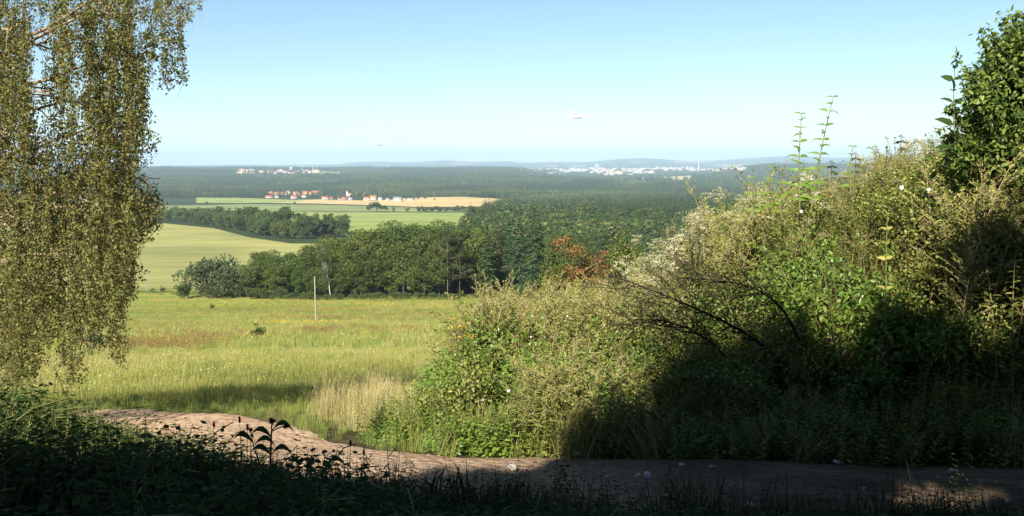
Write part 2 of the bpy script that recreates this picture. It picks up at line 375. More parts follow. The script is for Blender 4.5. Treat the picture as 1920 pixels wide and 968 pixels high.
def leaves(g, P, T, Nn, L, Wd, slot=0, fold=0, r=rng):
    """one leaf per point: base P, axis T, face normal Nn. fold: two-quad leaf with a midrib"""
    P = np.asarray(P, float); n = len(P)
    if n == 0: return
    T = nrm(T); Sd = nrm(np.cross(T, Nn)); Nn = np.cross(Sd, T)
    L = np.broadcast_to(np.asarray(L, float).reshape(-1, 1), (n, 1)); Wd = np.broadcast_to(np.asarray(Wd, float).reshape(-1, 1), (n, 1))
    i = np.arange(n)[:, None]
    if not fold:
        V = np.stack([P, P+T*L*.45+Sd*Wd*.5, P+T*L, P+T*L*.45-Sd*Wd*.5], 1)
        g.add(V, i*4+np.array([[0,1,2,3]]), slot)
    else:
        dn = -Nn*L*fold
        V = np.stack([P, P+T*L*.30+Sd*Wd*.5, P+T*L*.72+Sd*Wd*.36+dn*.35, P+T*L+dn,
                      P+T*L*.30-Sd*Wd*.5, P+T*L*.72-Sd*Wd*.36+dn*.35, P+T*L*.5-Nn*Wd*.12+dn*.1], 1)
        q = np.array([[0,1,2,6],[6,2,3,3],[0,6,5,4],[6,3,3,5]])
        g.add(V, np.concatenate([i*7+np.array([[0,1,2,6]]), i*7+np.array([[0,6,5,4]])]), slot)
        g.add(V*1.0, np.concatenate([i*7+np.array([[6,2,3]]), i*7+np.array([[6,3,5]])]), slot) if False else g.f.append((np.concatenate([i*7+np.array([[6,2,3]]), i*7+np.array([[6,3,5]])]) + g.n-n*7, slot))
def tube(g, pts, rad, k=5, slot=0, cap=False):
    pts = np.asarray(pts, float); n = len(pts); rad = np.broadcast_to(np.asarray(rad, float), (n,))
    d = nrm(np.gradient(pts, axis=0))
    up = np.array([0,0,1.]) if abs(d[0][2]) < .9 else np.array([1.,0,0])
    a = nrm(np.cross(d, up)); b = np.cross(d, a)
    th = np.arange(k)*2*math.pi/k
    V = pts[:,None,:] + rad[:,None,None]*(a[:,None,:]*np.cos(th)[None,:,None]+b[:,None,:]*np.sin(th)[None,:,None])
    Fc = []
    for i in range(n-1):
        for j in range(k):
            Fc.append((i*k+j, i*k+(j+1)%k, (i+1)*k+(j+1)%k, (i+1)*k+j))
    g.add(V.reshape(-1,3), Fc, slot)
    if cap:
        g.add(V[-1], [[0,j,j+1] for j in range(1,k-1)], slot)
def bezier(p0, p1, p2, n):
    t = np.linspace(0,1,n)[:,None]; p0,p1,p2 = map(np.asarray,(p0,p1,p2))
    return (1-t)**2*p0+2*t*(1-t)*p1+t*t*p2
def box(g, x0,x1,y0,y1,z0,z1, slot=0):
    V = [(x0,y0,z0),(x1,y0,z0),(x1,y1,z0),(x0,y1,z0),(x0,y0,z1),(x1,y0,z1),(x1,y1,z1),(x0,y1,z1)]
    g.add(V, [(0,3,2,1),(4,5,6,7),(0,1,5,4),(1,2,6,5),(2,3,7,6),(3,0,4,7)], slot)

# ------------------------------------------------------------------ ground
def polar_ground():
    rr = [0.0] + list(np.exp(np.linspace(LG(.5), LG(34000), 290)))
    front = np.arange(-46, 46.01, .45); back = np.arange(50, 310.1, 5)
    az = np.radians(np.concatenate([front, back])); k = len(az)
    rr = np.array(rr[1:])
    X = rr[:,None]*np.sin(az)[None]; Y = rr[:,None]*np.cos(az)[None]
    V = np.stack([X, Y, gz(X, Y)], -1).reshape(-1,3)
    i = np.arange(len(rr)-1)[:,None]; j = np.arange(k)[None]
    q = np.stack([i*k+j, (i+1)*k+j, (i+1)*k+(j+1)%k, i*k+(j+1)%k], -1).reshape(-1,4)
    q = q[:, ::-1]
    g = G(); g.add(V, q)
    c = len(V); g.add([[0,0,gz1(0,0)]], np.zeros((0,3),int))
    g.f.append((np.array([[c, jj, (jj+1)%k] for jj in range(k)])[:, ::-1].copy(), 0))
    return g.build('ground', ['ground'], smooth=True)
tag(polar_ground(), kind='structure')

def inpoly(px, py, poly):
    px = np.asarray(px); py = np.asarray(py); ins = np.zeros(px.shape, bool)
    n = len(poly); j = n-1
    for i in range(n):
        xi, yi = poly[i]; xj, yj = poly[j]
        c = ((yi > py) != (yj > py)) & (px < (xj-xi)*(py-yi)/((yj-yi) if yj != yi else 1e-9)+xi)
        ins ^= c; j = i
    return ins
FIELDS = []
def field(name, mat, upper, lower, label=None, nx=40, ny=24, off=.35):
    """a sheet on the ground between an upper (far) and a lower (near) edge given as seen from the viewpoint"""
    ux, uy = zip(*upper); lx, ly = zip(*lower)
    def line(xs, ys, s): return np.interp(s, np.linspace(0,1,len(xs)), xs), np.interp(s, np.linspace(0,1,len(xs)), ys)
    s = np.linspace(0,1,nx+1)
    A = [hit(*p) for p in zip(*line(ux,uy,s))]; B = [hit(*p) for p in zip(*line(lx,ly,s))]
    t = np.linspace(0,1,ny+1)
    P = np.zeros((nx+1, ny+1, 3))
    for i in range(nx+1):
        P[i,:,0] = A[i][0]+(B[i][0]-A[i][0])*t; P[i,:,1] = A[i][1]+(B[i][1]-A[i][1])*t
    P[:,:,2] = gz(P[:,:,0], P[:,:,1]) + off*(1+P[:,:,1]/2500)
    ii, jj = np.meshgrid(np.arange(nx), np.arange(ny), indexing='ij'); w = ny+1
    q = np.stack([ii*w+jj, (ii+1)*w+jj, (ii+1)*w+jj+1, ii*w+jj+1], -1).reshape(-1,4)[:, ::-1]
    g = G(); g.add(P.reshape(-1,3), q)
    o = g.build(name, [mat], smooth=True); tag(o, kind='structure')
    FIELDS.append(list(upper)+list(lower)[::-1])
    return o
field('maize_field', 'crop', [(-500,413),(100,415),(300,418.5),(400,428),(430,436),(470,446),(545,457),(640,458)], [(-500,546),(100,546),(300,547),(400,548),(450,550),(500,552),(570,553),(640,553)], nx=70, ny=60, off=.1)
field('pasture', 'pasture', [(368,371),(440,371.5),(520,374),(580,377)], [(368,381),(440,381.5),(500,381),(560,379)])
field('stubble_field', 'wheat', [(520,376),(600,374.5),(700,377),(780,371),(870,369.5),(960,375),(997,380)], [(490,381),(600,382.5),(700,385.5),(780,388.5),(880,388.5),(940,386),(990,381.5)], nx=60)
field('hay_meadow', 'meadow_pale', [(260,387),(480,383.5),(600,384.5),(700,387.5),(780,390.5),(930,389.5)], [(230,397),(400,398),(520,397),(700,397.5),(800,398),(910,398)])
field('pasture', 'pasture', [(420,396),(520,397.5),(620,398.5),(700,399),(800,399.5),(905,399.5)], [(380,404),(520,420),(600,434),(700,436),(800,430),(905,420)])
field('ploughed_field', 'brown_field', [(-40,386),(160,385)], [(-60,399),(165,398)], nx=16, ny=8)
field('stubble_field', 'wheat', [(1120,337.5),(1180,335),(1240,332.5),(1296,330)], [(1120,339.5),(1180,339.5),(1240,338),(1298,337)], nx=40, ny=12)
field('pasture', 'pasture', [(1060,339.5),(1120,340),(1180,340),(1215,339)], [(1060,341),(1120,342),(1170,343.5),(1210,341)], nx=24, ny=8)
field('stubble_field', 'wheat', [(728,333.5),(750,332.5),(776,332)], [(732,336),(750,336.5),(774,336)], nx=12, ny=6)
field('stubble_field', 'wheat', [(970,328),(990,327),(1012,328.5)], [(972,330.3),(990,330.3),(1010,330.3)], nx=12, ny=6)
field('stubble_field', 'wheat', [(682,330),(702,330)], [(683,332),(701,332)], nx=8, ny=5)
field('pasture', 'pasture', [(582,323.5),(610,321.5),(652,324.5)], [(578,326.5),(610,327),(650,327)], nx=20, ny=8)
field('stubble_field', 'wheat', [(1385,330),(1400,329),(1412,330)], [(1385,332),(1400,332),(1412,332)], nx=8, ny=5)
field('stubble_field', 'wheat', [(780,325),(800,325)], [(780,326.2),(800,326.2)], nx=8, ny=5)

for a_, b_, c_, d_ in [(1262,1338,303.6,305.6),(1338,1395,309.5,311.5),(1352,1400,313,314.6),(962,1006,305,306.3),(1022,1048,311.5,313),(1058,1100,311.8,313.2),(640,668,311,312),(840,890,307.5,309),(700,735,309.5,310.5),(1180,1210,305,306),(1000,1018,321,322.2),(860,884,322,323.2)]:
    field('far_field', 'wheat', [(a_,c_),((a_+b_)/2,c_-.3),(b_,c_+.2)], [(a_+2,d_),((a_+b_)/2,d_),(b_-4,d_)], nx=10, ny=4, off=1)

# ------------------------------------------------------------------ path
FAR_EDGE = [hit(*q)[:2] for q in [(1500,868),(1250,862),(1080,860),(940,860),(800,853),(700,846),(640,834),(590,814),(540,797),(470,785),(400,777),(300,772),(200,770),(120,770)]]
fe = np.array([(9.5,6.0),(7,5.9),(5,5.95)]+FAR_EDGE+[(-9.5,11.6),(-13,11.2),(-18,10.6)], float)
_t = np.gradient(fe, axis=0); _t /= np.linalg.norm(_t, axis=1)[:,None]
PATH = [tuple(q) for q in fe+np.stack([-_t[:,1], _t[:,0]],1)*.86]
def dense(pts, n):
    pts = np.array(pts, float); s = np.concatenate([[0], np.cumsum(np.linalg.norm(np.diff(pts,axis=0),axis=1))])
    fx = pchip(s, pts[:,0]); fy = pchip(s, pts[:,1]); t = np.linspace(0, s[-1], n)
    return np.stack([fx(t), fy(t)], 1)
PC = dense(PATH, 260)
def path_dist(x, y):
    x = np.asarray(x, float).ravel(); y = np.asarray(y, float).ravel()
    out = np.empty(len(x))
    for a in range(0, len(x), 20000):
        out[a:a+20000] = np.sqrt(((x[a:a+20000,None]-PC[None,:,0])**2+(y[a:a+20000,None]-PC[None,:,1])**2).min(1))
    return out
def build_path():
    d = nrm(np.gradient(PC, axis=0)); nn = np.stack([-d[:,1], d[:,0]], 1)
    w = 15; s = np.linspace(-1,1,w)
    V = np.zeros((len(PC), w, 3))
    for i in range(len(PC)):
        wl = .86+.11*noise.noise(Vector((i*.11,0,0)))+.06*noise.noise(Vector((i*.5,3,0)))
        wr = .86+.11*noise.noise(Vector((i*.11,9,0)))+.06*noise.noise(Vector((i*.5,7,0)))
        off = np.where(s<0, s*wl, s*wr)
        V[i,:,:2] = PC[i]+nn[i][None]*off[:,None]
    V[:,:,2] = gz(V[:,:,0], V[:,:,1]) + .03 - .025*np.abs(s)[None]**3
    rut = .03*(np.exp(-((np.abs(s)-.5)/.15)**2))
    V[:,:,2] -= rut[None]*.6
    ii, jj = np.meshgrid(np.arange(len(PC)-1), np.arange(w-1), indexing='ij')
    q = np.stack([ii*w+jj, (ii+1)*w+jj, (ii+1)*w+jj+1, ii*w+jj+1], -1).reshape(-1,4)
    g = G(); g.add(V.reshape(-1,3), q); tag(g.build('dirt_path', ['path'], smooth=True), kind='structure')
build_path()

# ------------------------------------------------------------------ scattering of uncountable cover
def scatter(name, protos, P, rz, sc, pick, tilt=None, label=None, zscale=None):
    P = np.asarray(P, float); n = len(P)
    me = bpy.data.meshes.new(name); me.vertices.add(n); me.vertices.foreach_set('co', P.ravel())
    rot = np.zeros((n,3)); rot[:,2] = rz
    if tilt is not None: rot[:,:2] = tilt
    s3 = np.stack([sc, sc, sc if zscale is None else zscale], 1)
    a = me.attributes.new('rot', 'FLOAT_VECTOR', 'POINT'); a.data.foreach_set('vector', rot.ravel())
    a = me.attributes.new('scl', 'FLOAT_VECTOR', 'POINT'); a.data.foreach_set('vector', s3.ravel())
    a = me.attributes.new('pick', 'INT', 'POINT'); a.data.foreach_set('value', np.asarray(pick, np.int32))
    o = bpy.data.objects.new(name, me); C.objects.link(o)
    ng = bpy.data.node_groups.new(name, 'GeometryNodeTree')
    ng.interface.new_socket('Geometry', in_out='INPUT', socket_type='NodeSocketGeometry')
    ng.interface.new_socket('Geometry', in_out='OUTPUT', socket_type='NodeSocketGeometry')
    gi = ng.nodes.new('NodeGroupInput'); go = ng.nodes.new('NodeGroupOutput'); jn = ng.nodes.new('GeometryNodeJoinGeometry')
    mp = ng.nodes.new('GeometryNodeMeshToPoints'); ng.links.new(gi.outputs[0], mp.inputs['Mesh'])
    def attr(nm, t):
        x = ng.nodes.new('GeometryNodeInputNamedAttribute'); x.data_type = t; x.inputs['Name'].default_value = nm; return x.outputs['Attribute']
    ar, asx, ap = attr('rot','FLOAT_VECTOR'), attr('scl','FLOAT_VECTOR'), attr('pick','INT')
    er = ng.nodes.new('FunctionNodeEulerToRotation'); ng.links.new(ar, er.inputs[0])
    for k, po in enumerate(protos):
        oi = ng.nodes.new('GeometryNodeObjectInfo'); oi.inputs['Object'].default_value = po; oi.inputs['As Instance'].default_value = True
        ip = ng.nodes.new('GeometryNodeInstanceOnPoints')
        cm = ng.nodes.new('FunctionNodeCompare'); cm.data_type = 'INT'; cm.operation = 'EQUAL'
        ng.links.new(ap, cm.inputs[2]); cm.inputs[3].default_value = k
        ng.links.new(mp.outputs[0], ip.inputs['Points']); ng.links.new(cm.outputs[0], ip.inputs['Selection'])
        ng.links.new(oi.outputs['Geometry'], ip.inputs['Instance']); ng.links.new(er.outputs[0], ip.inputs['Rotation'])
        ng.links.new(asx, ip.inputs['Scale']); ng.links.new(ip.outputs[0], jn.inputs[0])
    ng.links.new(jn.outputs[0], go.inputs[0])
    md = o.modifiers.new('scatter', 'NODES'); md.node_group = ng
    return tag(o, label=label, kind='stuff')

# ------------------------------------------------------------------ tree builders
def clump_leaves(g, c, rad, n, L, slot=0, up=.35, r=rng, squash=.8, shell=.55):
    d = rand_dirs(n, r); d[:,2] = d[:,2]*.9+up*.5; d = nrm(d)
    rr = rad*(shell+(1-shell)*r.random((n,1)))
    P = np.asarray(c)+d*rr*np.array([1,1,squash])
    T = nrm(d*.6+rand_dirs(n, r)*.8+np.array([0,0,-.15])); Nn = nrm(d+rand_dirs(n, r)*.55)
    leaves(g, P, T, Nn, L*(.7+.6*r.random(n)), L*.75*(.7+.6*r.random(n)), slot)
def broadleaf_meshes(H, cr, z0, nclump, nleaf, L, leafm, barkm, seed, top=.75, trunk_r=.2, lean=(0,0), name='broadleaf'):
    r = np.random.default_rng(seed)
    g = G(); t = G()
    cz = (z0+H)/2; hz = (H-z0)/2
    cs = []
    for i in range(nclump):
        d = rand_dirs(1, r)[0]; q = (r.random()**.38)*.86
        zz = cz+d[2]*hz*q
        taper = 1-(1-top)*max(0,(zz-cz)/hz)
        c = np.array([d[0]*cr*q*taper+lean[0]*zz/H, d[1]*cr*q*taper+lean[1]*zz/H, zz]); cs.append(c)
        rad = cr*(.26+.2*r.random())
        clump_leaves(g, c, rad, nleaf//nclump, L, 0, .5, r)
    pts = bezier((0,0,-.5),(lean[0]*.2,lean[1]*.2,H*.4),(lean[0]*.8,lean[1]*.8,H*.85),7)
    tube(t, pts, np.linspace(trunk_r,trunk_r*.25,7), 7)
    for c in cs[::2]:
        k = r.uniform(.25,.6); b = bezier((0,0,-.5),(lean[0]*.2,lean[1]*.2,H*.4),(lean[0]*.8,lean[1]*.8,H*.85),11)[int(k*10)]
        if c[2] > b[2]: tube(t, bezier(b, (b+c)/2+np.array([0,0,-.08*H*.3]), c, 4), np.linspace(trunk_r*.4,trunk_r*.08,4), 4)
    return g.mesh(name+'_crown', [leafm]), t.mesh(name+'_trunk', [barkm])
def spruce_meshes(H, R0, nlev, seed, leafm='spruce_needle', z0=.06, q=1):
    r = np.random.default_rng(seed); g = G(); t = G()
    for i in range(nlev):
        f = i/nlev; z = H*(z0+(1-z0)*f); rad = R0*(1-f)**.85*(.82+.3*r.random())+.15
        nb = max(4, int(8*(1-f*.5)*q))
        for b in range(nb):
            a = r.random()*6.283; d = np.array([math.cos(a), math.sin(a), 0]); m = max(3,int(5*q))
            s = np.linspace(.15,1,m)
            P = np.array([0,0,z])+d*(s*rad)[:,None]; P[:,2] -= (s**1.3)*rad*.38
            P[:,2] += r.normal(0,.05,m)
            side = np.array([-d[1],d[0],0])
            for sgn in (-1,1):
                T = d*.75+side*sgn*r.uniform(.5,.9,(m,1))+np.array([0,0,-.35]); 
                leaves(g, P, T, np.array([0,0,1])+rand_dirs(m,r)*.35, rad*.38+.3, .32+.05*rad, 0, r=r)
    clump_leaves(g, (0,0,H*.98), .25, 8, .4, 0, 1, r)
    tube(t, [(0,0,-.5),(0,0,H*.5),(0,0,H)], [.22,.13,.03], 6)
    return g.mesh('spruce_crown', [leafm]), t.mesh('spruce_trunk', ['bark_dark'])
def pine_meshes(H, cr, seed):
    r = np.random.default_rng(seed); g = G(); t = G()
    bend = r.normal(0,.4,2)
    pts = bezier((0,0,-.5),(bend[0],bend[1],H*.5),(bend[0]*.5,bend[1]*.5,H*.95),8)
    tube(t, pts, np.linspace(.11,.04,8), 6)
    for i in range(24):
        z = H*(.32+.66*r.random()); a = r.random()*6.28; q = cr*(.25+.75*r.random())*(1.15-z/H)*2.2
        c = np.array([math.cos(a)*q, math.sin(a)*q, z])
        tube(t, bezier((bend[0]*.6,bend[1]*.6,z-.8),(c*.5+np.array([0,0,z*.5-.5])),c,4), [.07,.05,.04,.02], 4)
        clump_leaves(g, c, cr*.36, 130, .32, 0, .6, r, .55)
    return g.mesh('pine_crown', ['pine_needle']), t.mesh('pine_trunk', ['bark_pine'])
def tree_from(name, meshes, loc, label, cat='tree', group=None, rz=0, sc=1):
    root = empty(name, loc, label, cat, group, rz); root.scale = sc if hasattr(sc,'__len__') else (sc,sc,sc)
    a = bpy.data.objects.new('trunk', meshes[1]); a.parent = root; C.objects.link(a)
    b = bpy.data.objects.new('crown', meshes[0]); b.parent = root; C.objects.link(b)
    return root
BL = [broadleaf_meshes(20, 4.9+.4*i, .6+.5*i, 40, 6500, .46, 'oak_leaf', 'bark_dark', 40+i, [.7,.8,.6,.75][i]) for i in range(4)]
HB = [broadleaf_meshes(14, 4.8, .8, 16, 1300, .85, 'hedge_leaf', 'bark_dark', 60+i, .8) for i in range(3)]
SP = [spruce_meshes(22, 3.2, 30, 70+i) for i in range(2)]
PI_ = [pine_meshes(21, 3.3, 80+i) for i in range(3)]
BI = [broadleaf_meshes(18, 3.2, 4, 26, 3000, .34, 'bush_leaf', 'bark_birch_white', 90+i, .6, .17, lean=[(-2.2,0),(.4,0)][i], name='birch') for i in range(2)]
BU = [broadleaf_meshes(5, 2.8, -.2, 16, 1700, .34, m, 'bark_dark', 100+i, .85, .08, name='bush') for i, m in enumerate(['bush_leaf','oak_leaf','pale_bush_leaf'])]

def forest_free(px, py):
    """True where the base of a tree, as seen from the viewpoint, is not on a field, the meadow or in a settlement"""
    ok = np.ones(np.shape(px), bool)
    for p in FIELDS: ok &= ~inpoly(px, py, p)
    return ok

# ---- the wood at the foot of the meadow
used = []
def place_tree(kind, px, Y, rz=None, sc=1.0, label=None, group=None, cat='tree'):
    name, meshes = kind
    x = (px-960)/F*Y*1.0; z = gz1(x, Y)
    key = id(meshes)
    rz = rnd.uniform(0,6.28) if rz is None else rz
    r = tree_from(name, meshes, (x, Y, z), label, cat, group, rz, sc)
    used.append((x, Y)); return r
topline = pchip([300,355,400,447,452,480,520,545,560,600,650,700,740,800,860,900,950,1000,1060,1120,1200,1300,1420,1600,1900],
                [520,478,468,495,480,461,458,470,465,436,424,414,404,406,402,406,398,402,418,425,425,428,425,420,420])
def tree_scale(px, Y, H, ymin):
    x = (px-960)/F*Y; z = gz1(x, Y); top = (306-ymin)/F*Y
    return (top-z)/H
nb = 0
for row, Yr in enumerate([236, 242, 249, 257, 266]):
    xs = np.arange(462, 905, 7.4/Yr*F*(.48 if row == 0 else .72))
    for px in xs:
        pxx = px+rnd.uniform(-8,8)+row*5
        if pxx > 850 and row < 2 : continue
        if row > 0 and pxx < 480: continue
        Y = Yr+rnd.uniform(-2,2)+(0 if pxx > 560 else 1)
        s = tree_scale(pxx, Y, 20.5, float(topline(pxx))+rnd.uniform(0,14)+(22 if row == 0 else 0))
        if row == 0: s *= rnd.uniform(.7,1.0)
        s = min(max(s,.45),1.25)
        wl_ = ('front-row' if row == 0 else 'second-row' if row == 1 else 'rear')+' broadleaf tree of the near wood, '+('left end by the silvery bushes' if pxx < 520 else 'around the leaning birch' if pxx < 650 else 'middle of the wood' if pxx < 770 else 'right part towards the pines')
        place_tree(('broadleaf_tree', BL[rnd.randrange(4)]), pxx, Y, sc=(s*1.2,s*1.2,s), label=wl_, group='broadleaf trees of the wood below the meadow'); nb += 1
for px, Y, s in [(616,232.5,.86)]:
    place_tree(('birch_tree', BI[0]), px, Y, rz=0 if px<620 else .5, sc=s, label='leaning birch with pale forked trunk at the edge of the wood' if px < 620 else 'small slender birch right beside the leaning pale birch')
for px, Y, s in [(676,236,.8)]:
    place_tree(('birch_tree', BI[1]), px, Y, sc=s, label={676:'upright birch with thin white trunk below the middle of the wood',548:'small birch near the left end of the wood',700:'upright thin-trunked birch, right-hand one of the pair in the wood edge'}[px])
for px, Y, s, lb in [(838,232,.98,'tall pine with bare reddish trunk rising above the broadleaf wood'),(860,236,.85,'shorter pine with reddish trunk just right of the tallest pine'),(935,245,1.02,'tall pine with bare trunk among dark spruces'),(1000,240,.95,'slim pine with pale bare trunk right of the spruces')]:
    place_tree(('pine_tree', PI_[rnd.randrange(3)]), px, Y, sc=s, label=lb)
k = 0
for i in range(64):
    px = 862+rnd.random()**1.0*560; Y = rnd.choice([232,240,250,262,275,290])+rnd.uniform(-3,3)
    s = tree_scale(px, Y, 22, float(topline(px))+rnd.uniform(-2,26)); s = min(max(s*(1.12 if px < 1010 and rnd.random() < .5 else 1),.5),1.3)
    if px < 1010 or rnd.random() < .35:
        place_tree(('spruce_tree', SP[rnd.randrange(2)]), px, Y, sc=(s*1.15,s*1.15,s) if False else s, label='dark spruce in the mixed wood, '+('left of the rust-red tree' if px < 1030 else 'right of the rust-red tree')+(', front row' if Y < 245 else ', further back'), group='spruces of the wood behind the bank')
    else:
        place_tree(('broadleaf_tree', BL[rnd.randrange(4)]), px, Y, sc=s, label='green broadleaf tree in the mixed wood, '+('just right of the rust-red tree' if px < 1230 else 'far right by the bank crest')+(', front row' if Y < 245 else ', further back'), group='broadleaf trees behind the bank')
for i in range(70):   # right part, further back
    Y = rnd.uniform(300, 620); px = rnd.uniform(990, 1500)
    tp = 445-(Y-300)*.16+rnd.uniform(-6,8)
    s = min(max(tree_scale(px, Y, 20, tp),.55),1.15)
    kk = rnd.random()
    m = ('spruce_tree', SP[rnd.randrange(2)]) if kk < .3 else ('broadleaf_tree', BL[rnd.randrange(4)])
    place_tree(m, px, Y, sc=s, label=('dark spruce' if kk < .3 else 'green broadleaf tree')+' standing in the forest right of the near wood', group='spruces further back in the forest' if kk < .3 else 'broadleaf trees further back in the forest')
place_tree(('dead_larch_tree', (spruce_meshes(20,2.2,26,77,'dead_leaf',.1,.7)[0], SP[0][1])), 1252, 270, sc=.95, label='bare reddish brown dying conifer in the forest above the cream flowers')
# bushes at the left end of the wood
for px, Y, mi, s, lb in [(337,236,1,.95,'round dark green bush standing apart left of the wood'),(372,238,0,2.2,'leafy green tree left of the pale spired bush'),(404,240,0,2.6,'tall grey-green bushy tree with a thin pale top'),
        (385,234,0,1.0,'low dark bush in front of the grey-green trees'),(430,235,2,1.75,'silvery pale willow bush at the left end of the wood'),(415,233,1,1.0,'dark bush behind the wooden pole'),(446,234,2,.8,'small pale bush touching the big wood'),
        (480,233,1,.75,'low bush under the left edge of the big wood'),(520,233,0,.7,'low grey-green bush under the wood edge'),(455,238,0,1.9,'grey-green bushy tree between the silvery willow and the wood')]:
    place_tree(('bush', BU[mi]), px, Y, sc=s, label=lb, cat='bush')
for i in range(34):
    px = 470+i*12+rnd.uniform(-5,5); 
    if px > 860: break
    place_tree(('bush', BU[rnd.randrange(2)]), px, 231.5+rnd.uniform(-1,1), sc=rnd.uniform(.28,.5), label='low scrub bush along the shaded foot of the wood', group='scrub bushes along the foot of the wood', cat='bush')

# ---- the hedgerow wood between the maize and the hay meadows (individual trees)
hedge = [(300,414),(350,418),(400,424),(440,432),(480,441),(520,449),(570,450),(620,446)]
hx, hy = zip(*hedge); nh = 0
for i in range(190):
    s_ = rnd.random(); px = 250+s_*400; base = np.interp(px, hx, hy)
    back = rnd.random()**1.2 if rnd.random() < .65 else 0
    py = base - 1.2 - back*(6+max(0,(px-330))*.085)
    x, Y, z = hit(px, py)
    tgt = np.interp(px,[250,300,350,400,440,480,540,570,620,660,700],[384,383,385,383,381,382,384,393,396,400,402])
    s = min((((306-tgt-rnd.uniform(0,7))/F*Y)-z)/14, rnd.uniform(1.05,1.5)*(1.0 if back > .3 else .75))
    if s < .4: continue
    tree_from('hedgerow_tree', HB[rnd.randrange(3)], (x,Y,z), ('front' if back < .3 else 'rear')+' tree of the dark hedgerow wood beyond the maize, '+('left end beside the birch' if px < 370 else 'left half' if px < 450 else 'right half' if px < 560 else 'right end above the near wood'), 'tree', 'trees of the hedgerow wood beyond the maize', rnd.uniform(0,6.28), s); nh += 1
def lone(px, py, H, lb, w=1.0, grp=None, m=None, nm='broadleaf_tree'):
    x, Y, z = hit(px, py); r = tree_from(nm, m or HB[rnd.randrange(3)], (x,Y,z), lb, 'tree', grp, rnd.uniform(0,6.28), 1)
    s = H/14; r.scale = (s*w, s*w, s); return r
lone(706,397,20,'big dark round tree alone on the hay meadow',2.1)
lone(692,397,14,'smaller dark tree leaning on the left of the big round meadow tree',1.2); lone(722,397,13,'dark bush right of the big round meadow tree',1.3); lone(738,397.5,9,'low grey bush at the right end of the meadow tree group',1.3)
lone(764,398,9,'small round bush alone between the meadow tree group and the hedge',1.5)
for px in range(786, 985, 7):
    lone(px+rnd.uniform(-2,2), 398.5-(px-786)*.006, rnd.uniform(9,13), 'rounded bush in the long hedge below the stubble field', 1.4, 'bushes of the hedge below the stubble field', nm='hedge_bush')
lone(815,377.5,9,'single small dark tree standing in the stubble field',.7)
lone(956,394,20,'tall round tree at the right end of the stubble field hedge',1.3)
for px, py in [(430,371.5),(447,371),(456,371.5),(388,384),(553,384.5)]: lone(px, py, 8, {430:'small round tree at the back of the pasture',447:'pale bush at the back edge of the pasture',456:'grey bush behind the pasture, right of the pale one',388:'tiny dark bush on the pasture boundary',553:'tiny bush on the lower edge of the stubble'}[px], 1.4)

# ---- far forest: nobody could count it
FC = [broadleaf_meshes(15, 4.6, 1, 9, 260, 1.7, 'far_leaf', 'bark_dark', 200+i, .8)[0] for i in range(3)]
FS = [spruce_meshes(19, 3.3, 9, 210+i, 'spruce_needle', .1, .55)[0] for i in range(2)]
fprot = [bpy.data.objects.new('crown_source', m) for m in FC+FS]
def forest(name, Y0, Y1, step, sc0, label, seed, ulo=-.72, uhi=.68):
    r = np.random.default_rng(seed); P = []
    n = int((Y1**2-Y0**2)/2*(uhi-ulo)/step**2)
    Y = np.sqrt(Y0**2+r.random(n)*(Y1**2-Y0**2)); u = ulo+r.random(n)*(uhi-ulo); x = u*Y
    z = gz(x, Y); px, py = proj(np.stack([x,Y,z],1))
    ok = forest_free(px, py)
    ok &= ~((Y < 300) & (px < 870)); ok &= ~((px < 560) & (py > 418) & (Y < 900))
    ok &= ~((Y < 340) & (px < 500))
    # open ground of the two towns and of the village
    ok &= ~inpoly(px, py, [(486,372),(520,362),(790,364),(830,372)]) | (r.random(n) < .22)
    ok &= ~inpoly(px, py, [(440,327),(450,321.5),(640,320),(640,328)]) | (r.random(n) < .15)
    ok &= ~inpoly(px, py, [(960,322),(1000,316.5),(1390,314),(1400,322),(1290,329),(1100,332),(1020,329)]) | (r.random(n) < .10)
    # keep the ground in front of the hay meadows open
    ok &= ~((px > 280) & (px < 930) & (py > 371) & (py < 400))
    if Y0 >= 3600:
        _, pt = proj(np.stack([x,Y,z+15*sc0],1)); sp = forest_free(px, pt) & ~inpoly(px, pt, [(440,327),(450,321.5),(640,320),(640,327)]) & ~inpoly(px, pt, [(960,320),(1000,316.5),(1390,314),(1400,322),(1290,328),(1100,330.5),(1020,327)])
        ok &= sp | (r.random(n) < .07)
    x, Y, z = x[ok], Y[ok], z[ok]; n = len(x)
    con = np.array([noise.noise(Vector((a*.0022, b*.0022, 3))) for a, b in zip(x, Y)]) if n < 400000 else np.zeros(n)
    pick = np.where(r.random(n) < .45+con*1.8, 3+r.integers(0,2,n), r.integers(0,3,n))
    s = sc0*(.65+.7*r.random(n))*(1+.35*con)
    return scatter(name, fprot, np.stack([x,Y,z-.5],1), r.random(n)*6.28, s*1.05, pick, label=label, zscale=s if sc0 < 1.3 else s*1.3/sc0*1.0)
forest('forest', 300, 1500, 7.0, 1.0, 'mixed forest filling the valley right of the hay meadows', 1, -.05, .68)
forest('forest', 1500, 3600, 8.5, 1.0, 'mixed forest behind the village and the stubble fields', 2)
forest('forest', 3600, 6200, 13.0, 1.45, 'blue-green forest on the plain beyond the village', 3)
forest('forest', 6200, 10500, 24.0, 2.4, 'hazy dark forest on the low plateau before the far hills', 4, -.55, .5)

